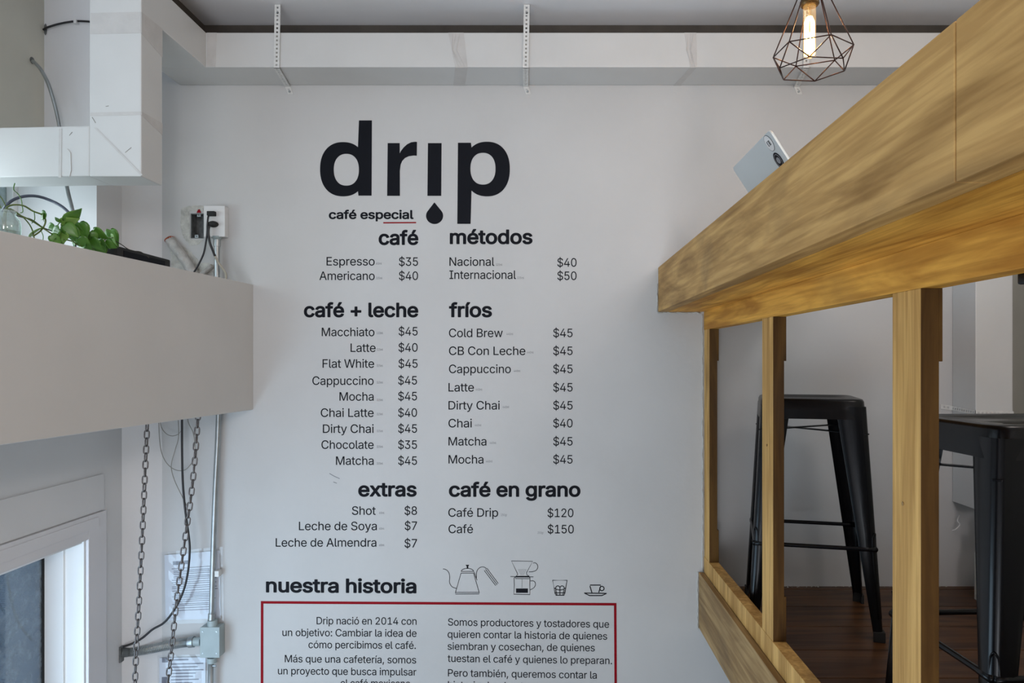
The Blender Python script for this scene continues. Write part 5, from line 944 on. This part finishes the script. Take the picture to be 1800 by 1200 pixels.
'r': '259;30,-4 30,377 32,387 34,392 40,398 50,402 115,402 126,397 131,392 135,384 150,393 165,400 190,406 210,408 245,407 255,403 262,397 266,387 266,322 264,312 261,307 255,302 245,299 205,303 190,301 175,297 165,292 154,282 146,272 140,257 137,237 137,2 136,-8 133,-13 125,-20 115,-23 50,-23 45,-22 38,-18 34,-13',
's': '365;13,90 14,99 16,104 19,109 26,114 93,130 103,128 108,125 113,119 123,94 133,82 143,75 158,70 173,68 188,68 213,72 223,76 233,83 240,89 245,99 244,109 242,114 238,119 230,124 213,131 128,152 103,161 83,171 64,184 49,199 42,209 32,229 26,249 24,274 26,294 30,314 38,332 48,348 64,364 88,382 103,390 123,398 143,403 158,405 198,407 218,405 238,401 268,391 281,384 293,376 316,354 327,339 335,324 342,309 347,294 346,284 344,279 341,274 333,269 273,255 263,254 253,259 249,264 239,284 227,299 213,306 193,310 173,309 153,303 143,297 138,293 133,285 132,279 133,269 136,264 141,259 153,253 168,248 248,228 273,219 288,212 303,203 315,194 328,181 337,169 347,149 352,129 354,104 352,84 347,64 338,44 323,24 308,9 288,-5 268,-15 248,-22 223,-28 193,-31 168,-31 143,-28 113,-22 97,-16 78,-6 63,5 48,19 36,34 24,54 18,70',
't': '227;-17,323 -17,378 -15,388 -12,394 -7,398 -2,401 3,402 38,402 41,403 42,408 42,473 43,479 48,487 58,493 63,494 128,494 138,490 145,483 149,473 149,408 150,403 153,402 208,402 216,398 222,393 225,388 227,378 227,323 222,313 217,308 208,304 153,304 151,303 149,298 149,98 149,88 152,78 158,74 173,73 203,77 213,74 220,68 225,58 236,3 234,-7 231,-12 226,-17 218,-20 193,-26 158,-27 128,-23 108,-16 93,-9 77,3 63,19 55,33 50,43 46,58 43,78 42,298 40,303 38,304 3,304 -2,305 -7,308 -12,312',
'u': '410;30,125 30,377 32,387 34,392 39,397 50,402 115,402 120,401 128,397 133,392 135,387 137,377 137,142 140,117 143,107 148,97 160,85 175,77 185,74 200,73 215,74 225,77 235,81 246,87 252,92 260,102 267,117 270,127 273,152 273,377 275,389 282,397 290,401 295,402 360,402 370,398 375,393 378,387 380,377 380,2 379,-8 375,-14 370,-19 360,-23 295,-23 290,-22 283,-18 279,-13 275,-4 270,-2 255,-11 240,-18 225,-23 205,-27 180,-28 160,-27 140,-23 120,-17 95,-4 80,7 65,22 55,36 44,57 37,77 32,102',
'x': '379;-2,-4 -2,2 2,12 125,192 125,197 9,367 7,372 6,382 8,389 13,396 18,399 28,402 103,402 113,398 119,392 188,284 193,284 216,322 263,392 268,398 273,400 283,402 353,402 363,399 368,395 373,387 375,382 374,372 372,367 253,192 377,12 380,7 381,-3 378,-10 373,-17 368,-20 358,-23 288,-23 278,-21 273,-18 268,-13 212,72 193,103 188,107 171,77 110,-13 103,-19 93,-23 18,-23 13,-22 6,-18 2,-13',
'é': '404;11,172 11,204 16,244 24,274 30,289 39,309 48,324 63,344 76,358 91,371 111,384 126,391 151,400 172,404 166,407 156,419 154,424 155,434 202,534 208,544 216,550 226,552 296,552 306,548 311,543 315,534 316,524 314,519 246,417 239,409 239,404 256,401 276,395 291,388 307,379 321,369 336,356 347,344 361,325 370,309 379,289 388,254 392,234 394,209 394,169 392,159 389,154 383,149 371,146 126,146 123,144 123,139 132,114 141,100 151,90 161,82 171,77 181,73 196,70 216,69 231,71 241,73 256,79 264,84 273,94 288,119 294,124 301,128 311,127 371,113 376,111 381,107 386,99 388,94 387,84 377,59 361,34 341,13 316,-5 291,-17 261,-26 231,-30 196,-31 166,-27 151,-23 131,-17 106,-4 81,14 61,34 47,54 31,84 20,114 14,144|126,244 282,244 277,259 269,274 261,285 251,294 241,300 231,304 221,306 206,307 191,306 176,303 166,299 156,292 146,283 135,269 126,252',
'í': '167;30,-4 30,382 32,387 35,394 40,398 50,402 115,402 120,401 128,397 133,392 135,387 137,377 137,-3 135,-8 130,-16 125,-20 115,-23 49,-23 38,-18 34,-13|35,421 34,427 36,437 83,537 85,542 90,548 95,550 105,552 175,552 185,548 192,542 196,532 195,522 193,517 127,417 120,410 110,404 55,403 50,405 49,407 41,412',
' ': '188;',
}
# ================================================================= LETTERING ON THE MENU WALL
from mathutils.geometry import tessellate_polygon
TY = WY - 0.0006
def glyph(ch, bold):
    adv, _, body = (GLYPHS_BOLD if bold else GLYPHS_REGULAR)[ch].partition(';')
    return float(adv), [[tuple(map(float, q.split(','))) for q in s.split(' ')] for s in body.split('|')] if body else []
def contour_groups(loops):
    """outer contours each with the holes inside them"""
    def ar(l): return sum(a[0]*b[1] - b[0]*a[1] for a, b in zip(l, l[1:] + l[:1])) / 2
    def inside(p, l):
        r = False
        for a, b in zip(l, l[1:] + l[:1]):
            if (a[1] > p[1]) != (b[1] > p[1]) and p[0] < (b[0]-a[0])*(p[1]-a[1])/(b[1]-a[1]) + a[0]: r = not r
        return r
    sg = ar(max(loops, key=lambda l: abs(ar(l))))
    outs = [[l] for l in loops if ar(l) * sg > 0]
    for l in loops:
        if ar(l) * sg <= 0:
            for g in outs:
                if inside(l[0], g[0]): g.append(l); break
    return outs
def text(s, x0, x1, y0, cap, parent, name, m=None, bold=False, y1=None):
    """vinyl lettering: left and right ends, baseline(s) and capital height in wall pixels"""
    off = 23 if bold else 3.5; sc = cap / (509 + 2 * off); track = -8 if bold else -12
    x = 0.0; vs = []; fs = []; wd = []
    for ch in s:
        if ch == ' ': wd.append((len(vs), len(fs)))
        adv, loops = glyph(ch, bold)
        if loops:
            for grp in contour_groups(loops):
                n = len(vs); loops3 = [[Vector((px + x, py + off, 0)) for px, py in l] for l in grp]
                vs += [v for l in loops3 for v in l]
                fs += [tuple(n + k for k in tri) for tri in tessellate_polygon(loops3)]
        x += adv + track
    a = min(v.x for v in vs); c = max(v.x for v in vs); y1 = y0 if y1 is None else y1; out = []
    for v in vs:
        u = (v.x - a) / (c - a); out.append(P(x0 + (x1 - x0) * u, y0 + (y1 - y0) * u - v.y * sc, TY))
    cuts = ([(0, 0)] + wd + [(len(out), len(fs))]) if name == 'heading' else [(0, 0), (len(out), len(fs))]
    for (v0, f0), (v1, f1) in zip(cuts[:-1], cuts[1:]):      # headings: one mesh per word
        me = bpy.data.meshes.new(name); me.from_pydata([tuple(v) for v in out[v0:v1]], [], [tuple(k - v0 for k in f) for f in fs[f0:f1]])
        bm = bmesh.new(); bm.from_mesh(me)
        for f in bm.faces:
            f.normal_update()
            if f.normal.y > 0: f.normal_flip()
        bm.to_mesh(me); bm.free()
        link(name, me, m or M_ink, parent)
def flat(pts_px, name, m, parent, Y=TY, t=.0004):
    return MB().prism([P(x, y, Y) for x, y in pts_px], (0, t, 0)).build(name, m, parent)

# ---- logo
logo = thing('logo_lettering', 'very large bold black four-letter logo with a drop under the dotless i', 'lettering', P(730, 395, WY))
def L7(x, y): return (520 + x / 3.3333, 180 + y / 3.3333)
def ell(cx, cy, rx, ry, a0=0, a1=360, n=72, e=2.25):
    out = []
    for k in range(n):
        t = math.radians(a0 + (a1 - a0) * k / n); c, s = math.cos(t), math.sin(t)
        out.append((cx + rx * math.copysign(abs(c) ** (2/e), c), cy + ry * math.copysign(abs(s) ** (2/e), s)))
    return out
def ringmesh(b, outer, inner):
    n = len(outer); vs = [P(*L7(*p), TY) for p in outer] + [P(*L7(*p), TY) for p in inner]
    b.add(vs, [(i, (i+1) % n, n + (i+1) % n, n + i) for i in range(n)])
def poly(b, pts): b.add([P(*L7(*p), TY) for p in pts], [tuple(range(len(pts)))])
def shape(name, outer, hole=None):
    loops = [[Vector((P(*L7(*p), TY).x, P(*L7(*p), TY).z, 0)) for p in l] for l in ([outer, hole] if hole else [outer])]
    vs = [(v.x, TY, v.y) for l in loops for v in l]
    return MB().add(vs, tessellate_polygon(loops)).build(name, M_ink, logo)
full = ell(277, 391, 135, 159, 0, 360, 144)
left = [p for p in full if p[0] < 367]            # runs bottom - left - top
shape('letter_d', [(370,105),(446,105),(444,546),(367,546)] + left, ell(296, 394, 73.5, 93))
shape('letter_r', [(538,238),(609,238),(609,298),(616,284),(632,263),(652,245),(676,233),(700,230),(710,231),(709,312),(690,311),(662,315),(640,325),(624,342),(614,365),(609.5,400),(610,547),(535,547)])
shape('letter_i', [(774,238),(854,238),(852,547),(771,547)])
full = ell(1120, 390, 134, 160, 180, 540, 144)
right = [p for p in full if p[0] > 1027]          # runs top - right - bottom
shape('letter_p', [(946,711),(950,236),(1026,236)] + right + [(1024,711)], ell(1096.5, 388, 73.5, 93))
dr = [(812, 585)]
for k in range(40):
    a = math.radians(-38 + 256 * k / 39); dr.append((813 + 50 * math.cos(a), 664 + 48 * math.sin(a)))
shape('drop_mark', dr)
text('café especial', 577.9, 727, 384.9, 15.9, logo, 'tagline', bold=True)
flat([(673.6, 390.3), (731.5, 390.0), (731.5, 392.2), (673.6, 392.6)], 'underline', M_red, logo)

def section(label, head, rows):
    """head: text,x0,x1,baseline ; rows: item,x0,x1,base, price,px0,px1,pbase, note,nx0,nx1,nbase"""
    t = thing('menu_section', label, 'lettering', P(head[1], rows[-1][3], WY), 'black menu lettering on the white wall')
    text(head[0], head[1], head[2], head[3], 25.8, t, 'heading', bold=True)
    for it, x0, x1, yb, pr, p0, p1, pb, nt, n0, n1, nb in rows:
        text(it, x0, x1, yb, 15.0, t, 'item_name')
        text(pr, p0, p1, pb, 15.0, t, 'price')
        text(nt, n0, n1, nb, 3.9, t, 'size_note', M_grayink)
    return t
A = '$'
section('menu section headed café with Espresso and Americano, directly under the logo on the left', ('café', 665.5, 735.4, 430.5), [
    ('Espresso', 574, 658.6, 466.5, '$35', 701.2, 734.8, 467.1, '60ml', 661, 671, 464.8),
    ('Americano', 561.4, 658.6, 492, '$40', 701.2, 734.8, 492, '325ml', 661, 672, 490.5)])
section('menu section headed métodos with Nacional and Internacional, right of the café section', ('métodos', 790.6, 936.1, 429), [
    ('Nacional', 790, 869, 467.1, '$40', 979.6, 1013.5, 468.6, '325ml', 871.6, 883, 467),
    ('Internacional', 790, 907, 490.2, '$50', 979.6, 1013.5, 492, '325ml', 909, 921, 490)])
lft = [('Macchiato', 565.5, 658.2, 590.7, '$45', 700.7, 734.1, 589.5, 587), ('Latte', 616.2, 660.2, 618.4, '$40', 700.4, 734.1, 617.9, 616), ('Flat White', 567, 657.6, 646.2, '$45', 700.4, 734.1, 646.2, 644.5),
       ('Cappuccino', 549.1, 656.8, 676.3, '$45', 699.8, 733, 675.7, 673.7), ('Mocha', 596.7, 656.8, 704, '$45', 699.8, 733, 703.5, 704.6), ('Chai Latte', 563.8, 656.8, 732.6, '$40', 699.8, 733, 732.4, 729.5),
       ('Dirty Chai', 567.5, 656.8, 760.7, '$45', 699.8, 733, 760.4, 759.3), ('Chocolate', 565, 656.8, 788.7, '$35', 699.8, 733, 788.7, 786.8), ('Matcha', 590.5, 656.8, 816.8, '$45', 699.8, 733, 816.8, 816.2)]
section('long left menu section headed café + leche with nine drinks', ('café + leche', 534.1, 735.3, 557.5),
        [(a, x0, x1, yb, p, p0, p1, pb, '120ml' if a == 'Macchiato' else '325ml', 662, 673, nb) for a, x0, x1, yb, p, p0, p1, pb, nb in lft])
rgt = [('Cold Brew', 789.2, 883.8, 592.4, '$45', 890.3, 588.7), ('CB Con Leche', 789.2, 923.5, 623.8, '$45', 926.3, 621), ('Cappuccino', 789.2, 898, 655.6, '$45', 903, 653.6), ('Latte', 788.3, 833.1, 687.9, '$45', 836, 686.2),
       ('Dirty Chai', 788.3, 878.4, 719.6, '$45', 883.5, 717), ('Chai', 788.3, 829.4, 751, '$40', 834.5, 749), ('Matcha', 788.3, 855, 782.8, '$45', 860.6, 780), ('Mocha', 788.3, 849.8, 814.5, '$45', 854, 812.5)]
section('long right menu section headed fríos with eight cold drinks', ('fríos', 789.2, 864.8, 557.5),
        [(a, x0, x1, yb, p, 972.4, 1006.5, yb, '440ml', nx, nx + 11.5, nb) for a, x0, x1, yb, p, nx, nb in rgt])
section('menu section headed extras with a shot and two milks', ('extras', 629.6, 732.4, 872.6), [
    ('Shot', 618.6, 660.4, 904.6, '$8', 711, 733, 904.6, '60ml', 666.4, 675.4, 903),
    ('Leche de Soya', 525.4, 662.4, 931.6, '$7', 711.4, 733, 931.2, '60ml', 666.4, 675.4, 930.6),
    ('Leche de Almendra', 484.6, 661.6, 960.6, '$7', 711, 733, 962, '60ml', 666.4, 675.4, 959.6)])
section('menu section headed café en grano with two prices over one hundred', ('café en grano', 789, 1020.4, 873), [
    ('Café Drip', 788, 875.6, 908, '$120', 962.4, 1008, 908.6, '250gr', 880.6, 891.4, 906.5),
    ('Café', 788.4, 831.4, 936.8, '$150', 962.6, 1008.6, 937.2, '250gr', 945, 955.6, 937.8)])

hist = thing('history_panel', 'red-framed block of story text headed nuestra historia at the bottom of the menu', 'lettering', P(770, 1330, WY))
text('nuestra historia', 467.4, 732, 1041, 25.4, hist, 'heading', bold=True, y1=1042.6)
w = 4.5
flat([(458.5, 1056.1), (1083.6, 1059.5), (1083.6, 1064), (458.5, 1060.6)], 'frame_edge', M_red, hist)
flat([(458.5, 1060.6), (463, 1060.6), (462.5, 1360), (458, 1360)], 'frame_edge', M_red, hist)
flat([(1079.2, 1064), (1083.6, 1064), (1085.5, 1360), (1081, 1360)], 'frame_edge', M_red, hist)
flat([(458, 1360), (1085.5, 1360), (1085.5, 1364.5), (458, 1364.5)], 'frame_edge', M_red, hist)
for s, x0, x1, ya, yb in (("Drip nació en 2014 con", 556.5, 732.2, 1096.9, 1097.8), ("un objetivo: Cambiar la idea de", 496.3, 732.2, 1117.5, 1119), ("cómo percibimos el café.", 542.2, 730.9, 1138.8, 1140.2),
                          ("Más que una cafetería, somos", 500.6, 731.5, 1163.6, 1165.8), ("un proyecto que busca impulsar", 488.5, 731.8, 1184.9, 1187), ("el café mexicano.", 598.7, 725, 1206.5, 1207.5),
                          ("Somos productores y tostadores que", 787.4, 1070.7, 1099.2, 1103), ("quieren contar la historia de quienes", 786.8, 1067.3, 1120.5, 1124), ("siembran y cosechan, de quienes", 786.8, 1045.6, 1141.7, 1144.5),
                          ("tuestan el café y quienes lo preparan.", 786.8, 1075.8, 1163, 1167), ("Pero también, queremos contar la", 787.4, 1049, 1188.5, 1192.5), ("historia desde otra", 787.4, 935, 1209.5, 1212)):
    text(s, x0, x1, ya, 12.9, hist, 'text_line', y1=yb)

# ---- coffee icons: strokes with real width, lying on the wall
def c4(x, y): return (760 + x / 5, 820 + y / 5)
def strokes(b, lst, w):
    for pts in lst:
        q = [P(*c4(*p), TY) for p in pts]
        closed = (pts[0] == pts[-1]); q = q[:-1] if closed else q
        n0 = len(b.v); b.tube(q, w * .00223 / 5, 8, closed=closed)
        for i in range(n0, len(b.v)):
            x, y, z = b.v[i]; b.v[i] = (x, TY + (y - TY) * .2, z)
def arc(cx, cy, rx, ry, a0, a1, n=14): return [(cx + rx*math.cos(math.radians(a0 + (a1-a0)*k/n)), cy + ry*math.sin(math.radians(a0 + (a1-a0)*k/n))) for k in range(n+1)]
def cr(pts, n=5): return [(v.x, v.y) for v in smooth_path([(x, y, 0) for x, y in pts], n)]
def icon(name, label, parts):
    xs = [c4(*p) for _, l, _ in parts for s in l for p in s]
    t = thing(name, label, 'drawing', P(sum(x for x, y in xs)/len(xs), max(y for x, y in xs), WY), 'coffee line drawings on the wall')
    for nm, l, w in parts:
        b = MB(); strokes(b, l, w); b.build(nm, M_ink, t)
    return t
t = icon('kettle_drawing', 'black line drawing of a gooseneck kettle, leftmost of the coffee drawings', [
    ('body', [[(252,935),(203,1104),(203,1119),(412,1117),(411,1104),(362,935),(252,935)], [(203,1104),(411,1104)], [(252,920),(365,920),(362,935),(252,935),(252,920)]], 2.6),
    ('lid', [arc(308, 920, 54, 27, 180, 360)], 2.6),
    ('spout', [cr([(93,899),(112,901),(133,914),(148,940),(152,975),(150,1010),(158,1035),(175,1056),(200,1066),(212,1067)])], 2.6),
    ('handle', [cr([(368,925),(378,960),(393,997)]), cr([(388,978),(387,940),(395,910),(415,888),(438,880),(458,884),(476,896)]), [(456,912),(480,893),(578,1025),(556,1044),(456,912)], [(468,902),(568,1036)]], 2.6)])
flat([c4(292, 862), c4(324, 862), c4(314, 880), c4(318, 896), c4(300, 896), c4(303, 880)], 'knob', M_ink, t)
t = icon('dripper_drawing', 'black line drawing of a coffee dripper standing on a mug', [
    ('dripper', [[(694,828),(882,831),(828,930),(830,950),(852,962),(734,962),(750,948),(744,930),(694,828)], [(686,965),(888,968)], cr([(886,846),(905,845),(922,860),(926,885),(912,910),(880,922),(848,924)])], 2.6),
    ('collar', [[(722,970),(860,970),(848,984),(732,982),(722,970)]], 2.6),
    ('mug', [[(718,975),(720,1040),(716,1120),(857,1124),(856,1040),(858,975)], [(716,1120),(857,1124)], cr([(862,1004),(885,1003),(902,1015),(905,1040),(890,1065),(860,1082)])], 2.6)])
flat([c4(735, 1070), c4(840, 1070), c4(840, 1108), c4(735, 1108)], 'coffee_level', M_ink, t)
b = MB()
for r in range(5):
    for k in range(7 - r if r else 7):
        x = 757 + k*11 + r*5.5; y = 905 + r*11
        q = P(*c4(x, y), TY); b.box(q.x - .0009, q.x + .0009, TY - .0002, TY + .0003, q.z - .0009, q.z + .0009)
for k in range(6):
    q = P(*c4(788, 993 + k*13), TY); b.box(q.x - .0007, q.x + .0007, TY - .0002, TY + .0003, q.z - .0016, q.z + .0016)
b.build('dots', M_ink, t)
icon('glass_drawing', 'black line drawing of a short glass holding ice', [
    ('glass', [[(1057,998),(1184,998),(1164,1110),(1158,1129),(1086,1129),(1078,1110),(1057,998)]], 4.2),
    ('ice', [arc(1103, 1066, 19, 19, 130, 360), arc(1140, 1066, 19, 19, 180, 410), [(1070,1064),(1090,1078),(1121,1084),(1152,1078),(1172,1064)], [(1121,1066),(1121,1128)], [(1084,1080),(1094,1128)], [(1158,1080),(1148,1128)], [(1080,1108),(1162,1108)]], 3.6)])
icon('cup_drawing', 'black line drawing of an espresso cup on a saucer, rightmost of the coffee drawings', [
    ('cup', [[(1402,1106),(1386,1052),(1386,1040),(1480,1040),(1478,1055),(1462,1106)], arc(1490, 1070, 19, 19, 0, 360, 20)], 4.4),
    ('saucer', [[(1334,1110),(1532,1113),(1490,1132),(1382,1132),(1334,1110)]], 4.4)])
# scuff marks on the wall
for pts in ([(579, 832), (588, 837), (597, 841)], [(586, 847), (592, 849)]):
    o = MB().tube([P(x, y, 2.8996) for x, y in pts], .0012, 5).build('scuff', M_grayink); o.parent = wall_menu
